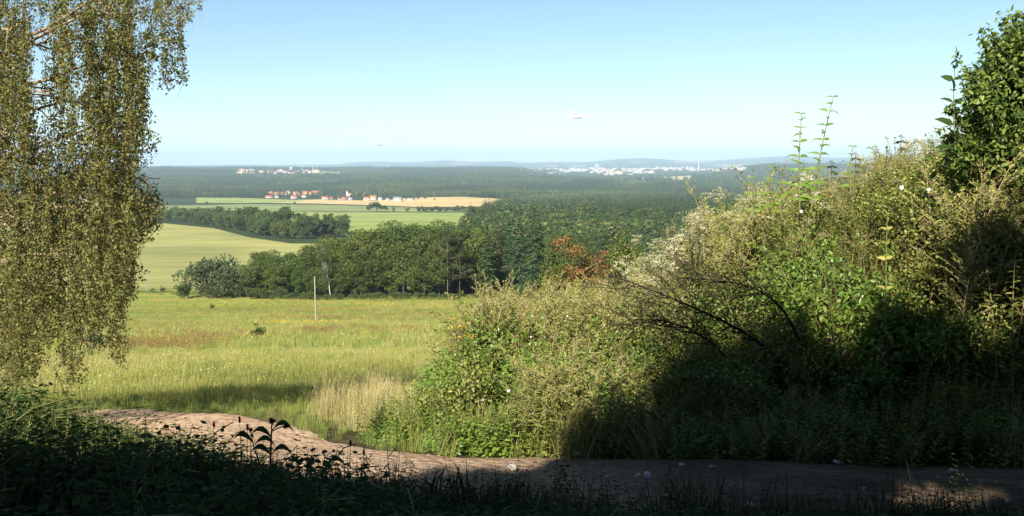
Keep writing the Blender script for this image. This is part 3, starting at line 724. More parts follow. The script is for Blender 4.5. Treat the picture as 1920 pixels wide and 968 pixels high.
# ------------------------------------------------------------------ settlements
def house(px, py, w, d, h, roofm, wallm, label, rz=None, roof='gable', group=None, name='house', cat='house', chim=False, win=True):
    x, Y, z = hit(px, py)
    w, d, h = w*1.15, d*1.1, h*1.1
    root = empty(name, (x, Y, z-.3), label, cat, group, rnd.uniform(-.5,.5) if rz is None else rz)
    g = G(); box(g, -w/2,w/2,-d/2,d/2,0,h+.3)
    rh = d*.55
    if roof == 'gable':
        g.add([(-w/2,-d/2,h+.3),(-w/2,d/2,h+.3),(-w/2,0,h+rh),(w/2,-d/2,h+.3),(w/2,d/2,h+.3),(w/2,0,h+rh)], [[0,2,1],[3,4,5]])
    g.build('wall', [wallm], root)
    g = G(); e = .5
    if roof == 'gable':
        for s in (-1,1):
            V = [(-w/2-e,s*(d/2+e),h+.1),(w/2+e,s*(d/2+e),h+.1),(w/2+e,0,h+rh+.25),(-w/2-e,0,h+rh+.25)]
            V += [(a,b,c+.3) for a,b,c in V]
            g.add(V, [(0,1,2,3),(4,7,6,5),(0,4,5,1),(2,6,7,3),(0,3,7,4),(1,5,6,2)])
    else:
        box(g, -w/2-.3,w/2+.3,-d/2-.3,d/2+.3,h+.31,h+.9)
    ro = g.build('roof', [roofm], root)
    if chim:
        g = G(); box(g, w*.15,w*.15+.9,-.5,.5,h+rh*.6,h+rh+1.6); g.build('chimney', [wallm], ro)
    if win:
        n = max(2, int(w/4))
        for i in range(n):
            g = G(); xx = -w/2+(i+.5)*w/n; box(g, xx-.6,xx+.6,-d/2-.06,-d/2+.02,h*.35,h*.35+1.5); g.build('window', ['window_glass'], root)
    return root
village = [(508,366,16,10,5,'roof_orange','wall_yellow','yellow farmhouse with orange roof at the left end of the village'),(519,366,14,9,5,'roof_orange','wall_white','orange-roofed white house second from the left end of the village'),
 (533,366,20,10,4.5,'roof_red','wall_white','long red-roofed barn left of the village centre'),(541,364.5,12,9,6,'roof_orange','wall_yellow','small yellow house beside the long barn'),
 (556,366,18,10,5,'roof_orange','wall_white','white house with wide orange roof in the left half of the village'),(563,367,12,9,4,'roof_red','wall_white','small red-roofed house just right of the wide orange roof'),
 (573,366.5,16,11,6,'roof_orange','wall_yellow','tall yellow house with orange gable'),(581,366,12,9,5,'roof_orange','wall_yellow','yellow house right of the tall yellow gable house'),
 (592,365.5,22,12,6,'roof_orange','wall_yellow','large orange-roofed hall in the middle of the village'),(600,366,12,10,5,'roof_red','wall_white','white house behind the large orange hall'),
 (505,371.5,18,7,3,'roof_red','wall_white','low red-roofed shed on the edge of the pasture, leftmost'),(520,371.5,12,7,3,'roof_grey','wall_white','low grey shed next to the leftmost red shed'),
 (552,373,16,9,4,'roof_red','wall_white','red-roofed cottage at the front edge of the village'),(571,371,12,9,5,'roof_red','wall_white','red-roofed white cottage close to the stubble field'),
 (609,374,14,8,3.6,'roof_red','wall_white','left cottage of the red-roofed pair on the stubble edge'),(618,374,14,8,3.6,'roof_red','wall_white','right cottage of the red-roofed pair on the stubble edge'),
 (643,375,22,8,3.2,'roof_red','wall_white','long low crimson-roofed building on the stubble edge'),(657,375.5,9,7,3,'roof_grey','wall_white','small white hut right of the long crimson roof'),
 (678,366,22,8,4,'roof_orange','wall_white','flat orange-roofed row behind the big round meadow tree'),(683,368,12,8,5,'roof_orange','wall_yellow','orange house right of the village church'),
 (688,376.5,14,9,4,'roof_orange','wall_yellow','yellow cottage on the field edge left of the big meadow tree'),(700,376,14,11,6,'roof_orange','wall_white','white gabled house with orange roof just above the big meadow tree'),
 (717,367,12,9,6,'roof_orange','wall_white','white house with orange roof right of the big meadow tree'),(722,366,9,9,8,'roof_red','wall_white','tall narrow white house among trees'),
 (713,376,9,7,4,'roof_grey','wall_grey','grey house partly behind the big meadow tree'),(727,377,8,7,3,'roof_grey','wall_white','tiny pale hut on the field edge'),
 (746,378,18,12,4.5,'roof_grey','wall_white','white bungalow with grey roof at the right end of the village'),(741,378,9,8,3.5,'roof_orange','wall_yellow','small yellow annex left of the white bungalow'),(770,377,16,7,3,'roof_grey','wall_yellow','low sand-coloured shed by the stubble right of the village'),
 (1018,398.5,16,9,4,'roof_orange','wall_yellow','lone orange-roofed house in the forest right of the stubble field'),(995,398,7,6,3,'roof_orange','wall_white','tiny orange hut in the forest clearing'),
 (1212,369.5,8,6,3,'roof_orange','wall_white','single small house amid the forest on the right'),
 (1357,360,20,9,5,'roof_orange','wall_white','left long orange-roofed house in the hamlet by the weeds'),(1368,360.5,16,9,5,'roof_orange','wall_yellow','middle orange-roofed house in the hamlet by the weeds'),(1378,359,14,9,5,'roof_orange','wall_white','right orange-roofed house in the hamlet by the weeds')]
for i, v in enumerate(village): house(*v[:8], chim=i % 3 == 0)
# village church: tower with pointed roof
x, Y, z = hit(651, 370)
t = empty('church', (x,Y,z-.3), 'village church with pale tower and small red pointed roof', 'church', rz=.2)
g = G(); box(g,-3,3,-3,3,0,16); g.build('tower', ['wall_white'], t)
g = G(); g.add([(-3.4,-3.4,16.02),(3.4,-3.4,16.02),(3.4,3.4,16.02),(-3.4,3.4,16.02),(0,0,22)], [[0,1,4],[1,2,4],[2,3,4],[3,0,4]]); g.build('spire', ['roof_red'], t)
g = G(); box(g,3.01,15,-4.5,4.5,0,8); g.add([(3.01,-4.5,8.02),(3.01,4.5,8.02),(3.01,0,12),(15,-4.5,8.02),(15,4.5,8.02),(15,0,12)], [[0,2,1],[3,4,5]]); g.build('nave', ['wall_white'], t)
g = G(); g.add([(3.02,-5,7.9),(15.5,-5,7.9),(15.5,0,12.3),(3.02,0,12.3),(15.5,5,7.9),(3.02,5,7.9)], [[0,1,2,3],[3,2,4,5]]); g.build('roof', ['roof_orange'], t)
# trees between the village houses
for i in range(70):
    px = 490+rnd.random()*310; py = rnd.uniform(366,372) if px < 600 else rnd.uniform(367,376)
    lone(px, py, rnd.uniform(8,14), 'green garden tree between the village houses', 1.1, 'garden trees of the village', nm='garden_tree')

# town on the left of the plain and the city on the right: box-like blocks, one object each
def block_mesh(w, d, h, kind, wallm, roofm):
    g = G(); box(g,-w/2,w/2,-d/2,d/2,-2,h)
    if kind == 'gable':
        rh = d*.4; V = [(-w/2,-d/2,h+.05),(w/2,-d/2,h+.05),(w/2,0,h+rh),(-w/2,0,h+rh),(w/2,d/2,h+.05),(-w/2,d/2,h+.05)]
        g.add(V, [(0,1,2,3),(3,2,4,5)], 1); g.add([V[0],V[3],V[5],V[1],V[2],V[4]], [[0,1,2],[3,5,4]], 0)
    else:
        box(g,-w/2-.4,w/2+.4,-d/2-.4,d/2+.4,h+.05,h+1.2,1); box(g,-w*.12,w*.12,-d*.2,d*.2,h+1.3,h+4,0)
    fl = max(1, int(h/3.2))
    for k_ in range(fl):   # window bands
        zz = 1+k_*3.2; box(g,-w/2+1.2,w/2-1.2,-d/2-.12,-d/2-.02,zz,zz+1.3,2)
    return g.mesh('city_block', [wallm, roofm, 'window_glass'])
BM = {}
for nm_, (w,d,h,k_,wm,rm) in {'slab':(70,14,24,'flat','wall_white','roof_grey'),'tower':(24,20,38,'flat','wall_white','roof_grey'),'hall':(120,50,11,'flat','wall_white','concrete'),
    'house':(18,11,7,'gable','wall_white','roof_orange'),'yhouse':(22,12,9,'gable','wall_yellow','roof_red'),'office':(46,18,16,'flat','wall_yellow','roof_red'),'grey':(60,30,13,'flat','wall_grey','roof_grey')}.items():
    BM[nm_] = block_mesh(w,d,h,k_,wm,rm)
LAB = {'slab':'long pale slab of flats','tower':'pale tower block','hall':'long white industrial hall','house':'small white house with orange roof','yhouse':'yellowish house with red roof','office':'broad sand-coloured building','grey':'grey flat-roofed building'}
def city_block(kind, px, py, where, group, s=1.0):
    x, Y, z = hit(px, py)
    o = bpy.data.objects.new({'hall':'factory_hall','house':'house','yhouse':'house'}.get(kind,'apartment_block'), BM[kind]); C.objects.link(o)
    o.location = (x,Y,z); o.rotation_euler = (0,0,rnd.uniform(-.4,.4)); o.scale = (s*rnd.uniform(.8,1.2), s, s*rnd.uniform(.85,1.15))
    tag(o, LAB[kind]+' '+where, 'building', group+', '+LAB[kind].split(' ')[-1]+' kind' if False else group+' ('+LAB[kind]+')')
for i in range(52):
    px = rnd.choice([rnd.uniform(438,456),rnd.uniform(456,476),rnd.uniform(478,512),rnd.uniform(512,530),rnd.uniform(532,552),rnd.uniform(540,600)]); py = rnd.uniform(322.5,327.2)
    city_block(rnd.choice(['house','house','yhouse','house','office','yhouse']), px, py, 'in the distant town on the left', 'buildings of the distant left town', 1.15)
for kd, px, py in [('slab',463,324.5),('slab',470,324.2),('hall',524,323.5),('hall',528,323.2),('hall',561,323.2),('hall',571,323.4),('slab',574,324),('tower',546,322.5),('grey',537,325)]:
    city_block(kd, px, py, 'standing out in the distant town on the left', 'large buildings of the distant left town', .85)
cityrows = [(965,1045,318.0,319.8,['slab','house','office','hall'],26,.8),(1050,1095,317.0,319.0,['hall','slab','hall'],14,.9),(1045,1100,319.5,322.5,['hall','hall','grey','slab','office'],18,.9),(1040,1068,322,324,['house','hall'],6,.8),
   (1105,1215,318.0,321.0,['slab','tower','slab','office','office'],46,.85),(1105,1225,321.0,326.5,['office','yhouse','house','grey','slab','yhouse'],64,.8),(1110,1190,326.5,329.0,['grey','house','office'],16,.8),
   (1205,1245,317.2,320.0,['slab','slab','tower'],14,.85),(1238,1300,316.8,320.5,['slab','tower','slab','office'],34,.9),(1290,1350,319.0,321.6,['slab','office','slab','grey'],26,.85),(1345,1400,317.5,320.0,['office','house','slab'],18,.8),
   (1300,1375,337.2,338.6,['house'],12,1.0),(1030,1062,325,326.5,['hall','house'],4,.6)]
for a, b, y0, y1, kinds, n, s in cityrows:
    for i in range(n):
        city_block(rnd.choice(kinds), rnd.uniform(a,b), rnd.uniform(y0,y1), 'in the distant city on the right', 'buildings of the distant city', s)
def chimney(px, py, H, r, label, name='smokestack', white=True):
    x, Y, z = hit(px, py); root = empty(name, (x,Y,z-1), label, 'chimney')
    g = G(); tube(g, [(0,0,0),(0,0,H*.5),(0,0,H*.94)], [r*1.5,r*1.15,r], 14); g.build('shaft', ['wall_white'], root, smooth=True)
    g = G(); tube(g, [(0,0,H*.94),(0,0,H)], [r*1.12,r*1.12], 14, cap=True); g.build('rim', ['concrete'], root)
chimney(1309.5, 321.5, 108, 4.2, 'tall white smokestack rising above the distant city')
chimney(587, 322.5, 42, 2.4, 'slender pale smokestack right of the distant left town'); chimney(566.5, 323, 52, 2.0, 'thin pale mast above the white halls of the left town', 'mast')
# power station on the horizon: waisted cooling towers standing on the far hills
def cooling_tower(px, D, H, lab):
    u = (px-960)/F; x, Y = u*D, D; z = gz1(x, Y)
    root = empty('cooling_tower', (x,Y,z-3), lab, 'cooling tower')
    zz = np.linspace(0,1,12); rad = H*.36*np.sqrt(.36+ .64*((zz-.78)/.78)**2)
    g = G(); tube(g, [(0,0,a*H) for a in zz], rad, 24); g.build('shell', ['wall_white'], root, smooth=True)
    g = G(); tube(g, [(0,0,H),(0,0,H*1.012)], [rad[-1]*1.03,rad[-1]*1.03], 24); g.build('rim', ['concrete'], root)
for px, D, H, lab in [(1025.5,25400,195,'pale cooling tower on the horizon, leftmost of the four'),(1031,25600,225,'pale cooling tower on the horizon, second from the left'),(1034.8,25900,215,'pale cooling tower on the horizon, third from the left'),(1041.3,25300,205,'pale cooling tower on the horizon, rightmost and standing apart')]:
    cooling_tower(px, D, H*.82, lab)
# castle on the distant hillside
u=(1118.5-960)/F; D=16500; x=u*D; z=gz1(x,D)
t = empty('castle', (x,D,z-4), 'tiny white castle on the hillside above the city', 'castle')
g = G(); box(g,-45,45,-20,20,0,30); g.build('wall', ['wall_white'], t)
g = G(); box(g,-12,4,-8,8,30.1,64); g.build('tower', ['wall_white'], t)
g = G(); box(g,-46,46,-21,21,30.05,34); g.build('roof', ['roof_grey'], t) if False else None

# ------------------------------------------------------------------ poles, small meadow shrubs
def pole(px, py, H, label, arm=True):
    x, Y, z = hit(px, py); root = empty('utility_pole', (x,Y,z-.3), label, 'utility pole')
    g = G(); tube(g, [(0,0,0),(0,0,H*.5),(0,0,H+.3)], [.11,.10,.085], 8, cap=True); g.build('post', ['pole_wood'], root)
    g = G(); tube(g, [(.27,0,0),(.27,0,1.0)], [.10,.09], 6, cap=True); g.build('stub', ['pole_wood'], root)
    if arm:
        g = G(); box(g,-.7,.7,-.04,.04,H-.13,H-.05); g.build('crossarm', ['pole_wood'], root)
        for sx in (-.62,0,.62):
            g = G(); tube(g, [(sx,0,H-.02),(sx,0,H+.22)], [.05,.04], 6, cap=True); g.build('insulator', ['litter_white'], root)
pole(592,600,7.2,'weathered wooden utility pole in front of the wood, nearest of three', arm=False); pole(396.5,560,7.0,'thin wooden utility pole beside the grey-green bushes'); pole(275,547.5,6.8,'utility pole at the lower edge of the maize field, farthest left')

# ------------------------------------------------------------------ herb builders: each returns {part name: (mesh)}
def stem_curve(H, bend, a, n=8):
    d = np.array([math.cos(a), math.sin(a), 0])
    return bezier((0,0,-.05), (0,0,H*.6), d*bend+np.array([0,0,H*(1-.25*bend)]), n)
def lerp_pts(P, s):
    t = np.linspace(0,1,len(P)); return np.stack([np.interp(s, t, P[:,k]) for k in range(3)], -1)
def mugwort(seed, H=1.35, stems=4, head='mugwort_head', leafm='olive_leaf', spread=.12, droop=.0):
    r = np.random.default_rng(seed); gs, gl, gh = G(), G(), G()
    for k in range(stems):
        base = np.array([r.normal(0,spread), r.normal(0,spread), 0]); h = H*r.uniform(.7,1.05)
        P = base+stem_curve(h, r.uniform(.05,.35)+droop, r.random()*6.28)
        tube(gs, P, np.linspace(.006,.0015,len(P)), 3)
        m = int(26*h)
        for s in np.linspace(.28,1,m):
            p = lerp_pts(P, [s])[0]; a = r.random()*6.28; L = (.10+.20*(1-abs(s-.55)*1.5))*r.uniform(.6,1.1)*max(.3,(1.15-s)*1.6)
            d = np.array([math.cos(a)*.75, math.sin(a)*.75, .75])
            q = bezier(p, p+d*L*.6, p+d*L+np.array([0,0,-L*(.15+droop)]), 4)
            tube(gs, q, [.0016,.0014,.001,.0008], 3)
            nn = max(3, int(L/.010)); t = r.random(nn)**.8; pp = lerp_pts(q, t)+r.normal(0,.004,(nn,3))
            leaves(gh, pp, d+r.normal(0,.6,(nn,3)), rand_dirs(nn,r), r.uniform(.014,.03,nn), r.uniform(.008,.014,nn), r=r)
        nn = int(34*h); t = r.random(nn)*.7; pp = lerp_pts(P, t); a = r.random(nn)*6.28
        T = np.stack([np.cos(a), np.sin(a), r.uniform(-.1,.7,nn)],1)
        leaves(gl, pp, T, np.array([0,0,1])+rand_dirs(nn,r)*.5, r.uniform(.05,.11,nn), r.uniform(.018,.035,nn), fold=.25, r=r)
    return {'stem': gs.mesh('stem',['stem_tan']), 'foliage': gl.mesh('foliage',[leafm]), 'seed_head': gh.mesh('seed_head',[head])}
def opposite(seed, H=1.0, stems=3, leafm='weed_leaf', L=.09, W=.5, gap=.055, droop=.3, spread=.14, flower=None, stemm='stem_green', up=.35, bend=.25, s0=.12):
    r = np.random.default_rng(seed); gs, gl, gf = G(), G(), G()
    for k in range(stems):
        base = np.array([r.normal(0,spread), r.normal(0,spread), 0]) if stems > 1 else np.zeros(3); h = H*r.uniform(.7,1.05)
        P = base+stem_curve(h, r.uniform(0,bend), r.random()*6.28); tube(gs, P, np.linspace(.006,.002,len(P)), 4)
        m = int(h*(1-s0)/gap); a0 = r.random()*6.28
        for j, s in enumerate(np.linspace(s0,1,m)):
            p = lerp_pts(P, [s])[0]; sc = (1.15-.75*s)
            for q in (0, math.pi):
                a = a0+j*1.57+q+r.normal(0,.25); T = np.array([[math.cos(a),math.sin(a),up+r.normal(0,.2)]])
                leaves(gl, [p], T, np.array([[-.2*T[0][0],-.2*T[0][1],1]])+r.normal(0,.25,(1,3)), L*sc*r.uniform(.8,1.2), L*W*sc, fold=droop, r=r)
        if flower:
            tip = P[-1]; nn = 60
            if flower == 'umbel':
                for b in range(7):
                    a = r.random()*6.28; rr = r.uniform(.02,.09); c = tip+np.array([math.cos(a)*rr, math.sin(a)*rr, r.uniform(-.05,.03)])
                    tube(gs, [tip-np.array([0,0,.10]), c], [.002,.001], 3)
                    pp = c+r.normal(0,1,(nn//3,3))*np.array([.020,.020,.006]); leaves(gf, pp, rand_dirs(nn//3,r)*np.array([1,1,.3]), np.array([0,0,1])+rand_dirs(nn//3,r)*.5, .015, .013, r=r)
            elif flower == 'trumpet':
                pass
    out = {'stem': gs.mesh('stem',[stemm]), 'foliage': gl.mesh('foliage',[leafm])}
    if flower: out['flower_head'] = gf.mesh('flower_head',['cream_flower'])
    return out
def tansy(seed, H=1.0):
    r = np.random.default_rng(seed); o = opposite(seed, H, 3, 'olive_leaf', .08, .4, .06, .3)
    gf = G(); gs = G()
    for k in range(3):
        a = r.random()*6.28; rr = r.random()*.12; c = np.array([math.cos(a)*rr, math.sin(a)*rr, H*r.uniform(.88,1.05)])
        for b in range(9):
            q = c+np.array([r.normal(0,.035), r.normal(0,.035), r.normal(0,.008)]); tube(gs, [c-np.array([0,0,.12]), q], [.002,.0015], 3)
            th = np.linspace(0,6.28,7)[:-1]; V = [q+np.array([0,0,.004])]+[q+np.array([math.cos(x)*.009, math.sin(x)*.009, 0]) for x in th]
            gf.add(V, [[0,i+1,(i+1)%6+1] for i in range(6)])
    o['flower_head'] = gf.mesh('flower_head',['yellow_flower']); o['flower_stalk'] = gs.mesh('flower_stalk',['stem_green']); return o
def grass(seed, H=.5, n=40, m='grass_green', spread=.07, wd=.006, bend=.5, head=None):
    r = np.random.default_rng(seed); g, gh = G(), G()
    for k in range(n):
        b = np.array([r.normal(0,spread), r.normal(0,spread), -.02]); a = r.random()*6.28; d = np.array([math.cos(a), math.sin(a), 0]); h = H*r.uniform(.5,1.1)
        P = bezier(b, b+np.array([0,0,h*.6])+d*h*.1, b+d*h*bend*r.uniform(.2,1)+np.array([0,0,h*r.uniform(.75,1)]), 4)
        sd = np.cross(d, [0,0,1]); w = wd*np.array([1,.9,.6,.05])
        V = np.concatenate([P-sd*w[:,None]*.5, P+sd*w[:,None]*.5]); g.add(V, [[i,i+1,i+5,i+4] for i in range(3)])
        if head and k % 3 == 0:
            nn = 9; pp = lerp_pts(P, r.uniform(.82,1,nn)); leaves(gh, pp, np.array([0,0,1])+d*.4+r.normal(0,.4,(nn,3)), rand_dirs(nn,r), .022, .006, r=r)
    o = {'blades': g.mesh('blades',[m])}
    if head: o['seed_head'] = gh.mesh('seed_head',[head])
    return o
def bindweed(seed, R0=.45, H=.5, n=620, leafm='bright_leaf', L=.052, fl=0):
    r = np.random.default_rng(seed); g, gs, gf = G(), G(), G()
    for k in range(10):
        a = r.random()*6.28; e = np.array([math.cos(a)*R0*r.random(), math.sin(a)*R0*r.random(), H*r.uniform(.5,1)])
        tube(gs, bezier((0,0,0), e*np.array([.3,.3,1.1]), e, 6), .003, 3)
    d = rand_dirs(n, r); d[:,2] = abs(d[:,2]); P = d*np.array([R0,R0,H])*(.55+.5*r.random((n,1)))+np.array([0,0,.02])
    a = r.random(n)*6.28; T = nrm(d*.7+np.stack([np.cos(a),np.sin(a),-.4+0*a],1)*.7)
    leaves(g, P, T, d+np.array([0,-.2,.6])+rand_dirs(n,r)*.5, L*r.uniform(.7,1.25,n), L*.72*r.uniform(.8,1.2,n), fold=.25, r=r)
    o = {'vine': gs.mesh('vine',['stem_green']), 'foliage': g.mesh('foliage',[leafm])}
    return o
def trumpet_mesh(R0=.030):
    g = G(); th = np.arange(12)*math.pi/6; rings = [(0,.003),(.5,.006),(.85,.018),(1,R0)]
    V = [np.array([math.cos(t)*rr, math.sin(t)*rr, zz*.045]) for zz, rr in rings for t in th]
    g.add(V, [[a*12+i, a*12+(i+1)%12, (a+1)*12+(i+1)%12, (a+1)*12+i] for a in range(3) for i in range(12)])
    return g.mesh('petals', ['white_flower'], True)
def burdock(seed, n=9, L=.38, leafm='dark_leaf', H=.45):
    r = np.random.default_rng(seed); g, gs = G(), G()
    for k in range(n):
        a = k*2.4+r.normal(0,.3); el = r.uniform(.3,1.2); d = np.array([math.cos(a), math.sin(a), 0]); rr = .1+.22*r.random(); z = H*r.uniform(.35,1)
        p = d*rr+np.array([0,0,z]); tube(gs, bezier((0,0,0), (0,0,z*.6), p, 5), [.008,.007,.006,.005,.004], 4)
        l = L*r.uniform(.7,1.1); w = l*.72; m = 7; T = nrm(d+np.array([0,0,r.uniform(-.1,.35)])); Sd = np.cross(T,[0,0,1]); Sd /= np.linalg.norm(Sd)
        V = []; 
        for i in range(m):
            s = i/(m-1); ww = w*.5*math.sin(math.pi*min(1,(s*.9+.12)))**.7*(1 if s < .98 else .1); c = p+T*l*s+np.array([0,0,-l*.35*s*s])
            for q in (-1,-.5,0,.5,1): V.append(c+Sd*ww*q+np.array([0,0,.12*ww*abs(q)+r.normal(0,.004)]))
        g.add(V, [[i*5+j,(i+1)*5+j,(i+1)*5+j+1,i*5+j+1] for i in range(m-1) for j in range(4)])
    return {'stalk': gs.mesh('stalk',['stem_green']), 'foliage': g.mesh('foliage',[leafm], True)}

MUG = [mugwort(300+i, 1.35, 4) for i in range(4)]
MUGD = [mugwort(310+i, 1.3, 5, droop=.45, spread=.18) for i in range(2)]
OLV = [opposite(320+i, 1.15, 5, 'olive_leaf', .07, .42, .035, .3, .16) for i in range(4)]
NET = [opposite(330+i, .95, 5, 'weed_leaf', .095, .48, .045, .35, .16) for i in range(3)]
CRM = [opposite(340+i, 1.2, 4, 'olive_leaf', .075, .4, .045, .3, .15, 'umbel') for i in range(3)]
TAN = [tansy(350+i) for i in range(2)]
BND = [bindweed(360+i) for i in range(3)]
DRY = [grass(370+i, .75, 60, 'grass_dry', .09, .005, .55, 'grass_dry') for i in range(3)]
GRN = [grass(375+i, .6, 60, 'grass_green', .09, .008, .6) for i in range(2)]
def parts_thing(name, parts, loc, label, cat, group=None, rz=0, sc=1, tilt=(0,0)):
    root = empty(name, loc, label, cat, group, rz); root.scale = (sc,sc,sc) if not hasattr(sc,'__len__') else sc; root.rotation_euler = (tilt[0],tilt[1],rz)
    for nm_, me in parts.items():
        o = bpy.data.objects.new(nm_, me); C.objects.link(o); o.parent = root
        if nm_ in ('flower_head','flower_stalk','seed_head','blades'): o['kind'] = 'stuff'
    return root
skyline = pchip([560,640,700,760,800,850,864,885,905,950,1000,1060,1130,1180,1240,1290,1350,1400,1450,1500,1580,1640,1700,1760,1790,1840,1920,2100],
                [872,818,790,755,730,690,600,545,524,520,512,522,505,500,470,425,385,345,318,322,305,278,272,262,235,205,170,120])
KINDS = {
 'mug': ('mugwort', MUG, 1.35, 'tall mugwort with straw-coloured seed spikes on the sunny bank', 'weed', 'mugworts growing on the bank'),
 'mugd': ('mugwort', MUGD, 1.2, 'mugwort leaning over with pale drooping seed spikes', 'weed', 'mugworts leaning over on the bank'),
 'olv': ('willowherb', OLV, 1.15, 'tall narrow-leaved olive green weed on the bank', 'weed', 'narrow-leaved weeds on the bank'),
 'net': ('nettle', NET, .95, 'green nettle with toothed leaves on the bank', 'weed', 'nettles on the bank'),
 'crm': ('hemp_agrimony', CRM, 1.2, 'cream-headed flowering weed on the upper bank', 'flowering weed', 'cream-headed weeds on the upper bank'),
 'tan': ('tansy', TAN, 1.0, 'tansy with flat yellow flower heads at the left side of the bank', 'flower', 'tansies on the bank'),
 'bnd': ('bindweed', BND, .5, 'mat of bright green bindweed leaves on the bank', 'climber', 'bindweed mats on the bank'),
 'dry': ('grass_tuft', DRY, .75, 'tuft of dry straw-coloured grass beside the bank', 'grass tuft', 'dry grass tufts'),
 'grn': ('grass_tuft', GRN, .6, 'tuft of fresh green grass beside the path', 'grass tuft', 'green grass tufts by the path'),
}
def where(x, y):
    px, py = map(float, proj([x,y,gz1(x,y)]))
    col = 'at the bank\'s left end' if px < 900 else 'below the rust-red tree' if px < 1130 else 'by the bare branches' if px < 1420 else 'below the leafy shoots' if px < 1640 else 'left of the big shrub' if px < 1800 else 'under the big shrub'
    row = 'low down near the path' if y < 8 else 'halfway up' if y < 9.8 else 'up on the crest'
    return row+', '+col
def plant(kind, x, y, s, rz=None, tilt=None, label=None, zoff=0):
    nm_, pr, H, lab, cat, grp = KINDS[kind]
    parts_thing(nm_, pr[rnd.randrange(len(pr))], (x, y, gz1(x,y)+zoff), label or (WLAB.get(kind, lab)+', '+where(x,y)), cat, None if label else grp, rnd.uniform(0,6.28) if rz is None else rz, s, tilt or (rnd.gauss(0,.10), rnd.gauss(0,.10)))
WLAB = {'mug':'straw-coloured mugwort','mugd':'drooping pale mugwort','olv':'narrow-leaved olive weed','net':'green nettle','crm':'cream-headed weed','tan':'yellow-headed tansy','bnd':'bright bindweed mat','dry':'dry straw grass tuft','grn':'fresh green grass tuft'}
cnt = {k_: 0 for k_ in KINDS}
def zone(px, py):
    """which weed dominates where on the bank (seen from the path)"""
    w = {'olv':1.0,'net':.5,'mug':.5,'mugd':0,'crm':0,'tan':0,'bnd':.35,'dry':.12,'grn':0}
    if 860 < px < 1100 and py < 640: w = {'mug':2.4,'olv':.5,'tan':.3,'net':.3,'bnd':.1}
    if px < 900 and py < 700: w = {'tan':.8,'mug':1,'olv':.6}
    if 860 < px < 1060 and py >= 640: w = {'bnd':1.6,'net':1.6,'olv':.35,'mug':.15}
    if px <= 900 and py >= 700: w = {'bnd':.9,'net':1.3,'olv':.7,'dry':.35,'grn':.8}
    if 1010 < px < 1240 and 600 < py < 800: w = {'mugd':1.6,'mug':1.2,'olv':1.0,'net':.2}
    if 1190 < px < 1360 and py < 620: w = {'crm':3.5,'olv':.8,'mug':.3}
    if 1360 < px < 1760 and py < 520: w = {'crm':.9,'olv':1.6,'mug':1.1,'net':.15}
    if px > 1500 and py > 520: w = {'olv':1.0,'net':1.0,'dry':.4,'bnd':.5}
    return w
nplaced = 0
for i in range(3000):
    if nplaced > 1050: break
    x = rnd.uniform(-2.6, 9.5); y = rnd.uniform(6.0, 14.5)
    if path_dist([x],[y])[0] < .86+rnd.random()*.25: continue
    z = gz1(x,y); px, py = proj([x,y,z]); px, py = float(px), float(py)
    if px < 590 or px > 2050: continue
    sky_y = float(skyline(px))
    if py < sky_y+6: continue
    r_ = ray(px, sky_y); ztop = r_[2]/r_[1]*y
    ws = zone(px, (py+ max(sky_y, py-160))/2); ks = [k_ for k_ in ws if cnt[k_] < {'dry':45,'grn':45}.get(k_,290)]
    if not ks: continue
    k_ = rnd.choices(ks, [ws[q]+1e-6 for q in ks])[0]; H = KINDS[k_][2]
    s = (ztop-z)/H*(rnd.uniform(.5,1.0) if rnd.random() < .86 else rnd.uniform(1.0,1.22))
    cap_ = {'bnd':1.5,'net':1.0,'dry':1.1,'grn':1.0}.get(k_,1.2)
    if px < 860: cap_ = min(cap_, .55+.25*rnd.random())
    if y < 8.2: cap_ = min(cap_, .8)
    if px < 1100 and k_ in ('mug','tan') and y > 8.5: cap_ = 1.5
    if px > 1200 and y < 8.5: cap_ = min(cap_, .55)
    s = min(s, cap_*rnd.uniform(.75,1.0))
    if s < .22: continue
    plant(k_, x, y, s); cnt[k_] += 1; nplaced += 1
print('bank', cnt, nplaced)

# leafy mounds of bramble and elder among the weeds
def mound(seed, m1, m2, R0=.5, H=.75, n=1500, L=.045, nc=9):
    r = np.random.default_rng(seed); g1, g2, gs = G(), G(), G()
    for k in range(nc):
        a = r.random()*6.28; q = R0*r.random()**.6*.8; c = np.array([math.cos(a)*q, math.sin(a)*q, H*r.uniform(.25,.85)]); rad = R0*r.uniform(.28,.5)
        tube(gs, bezier((0,0,-.05),(c[0]*.4,c[1]*.4,c[2]*.8),c,5), np.linspace(.007,.003,5), 3)
        for g, f in ((g1,.7),(g2,.3)):
            m = int(n*f/nc); d = rand_dirs(m,r); P = c+d*rad*(.4+.75*r.random((m,1)))*np.array([1,1,.85])
            leaves(g, P, d*.6+rand_dirs(m,r)*.7+np.array([0,0,-.15]), d+rand_dirs(m,r)*.5+np.array([0,-.1,.4]), L*r.uniform(.6,1.35,m), L*.55*r.uniform(.7,1.3,m), fold=.2, r=r)
    for k in range(5):   # whips that stick out of the mound
        a = r.random()*6.28; e = np.array([math.cos(a)*R0*1.1, math.sin(a)*R0*1.1, H*r.uniform(.9,1.35)]); Q = bezier((0,0,H*.3),(e[0]*.4,e[1]*.4,e[2]*1.1),e,7); tube(gs, Q, np.linspace(.004,.0015,7), 3)
        t = r.random(26); leaves(g1, lerp_pts(Q,t), rand_dirs(26,r)+np.array([0,0,.3]), rand_dirs(26,r)+np.array([0,0,.6]), L*r.uniform(.6,1.1,26), L*.5, fold=.2, r=r)
    return {'stem': gs.mesh('stem',['twig']), 'foliage': g1.mesh('foliage',[m1]), 'young_foliage': g2.mesh('young_foliage',[m2])}
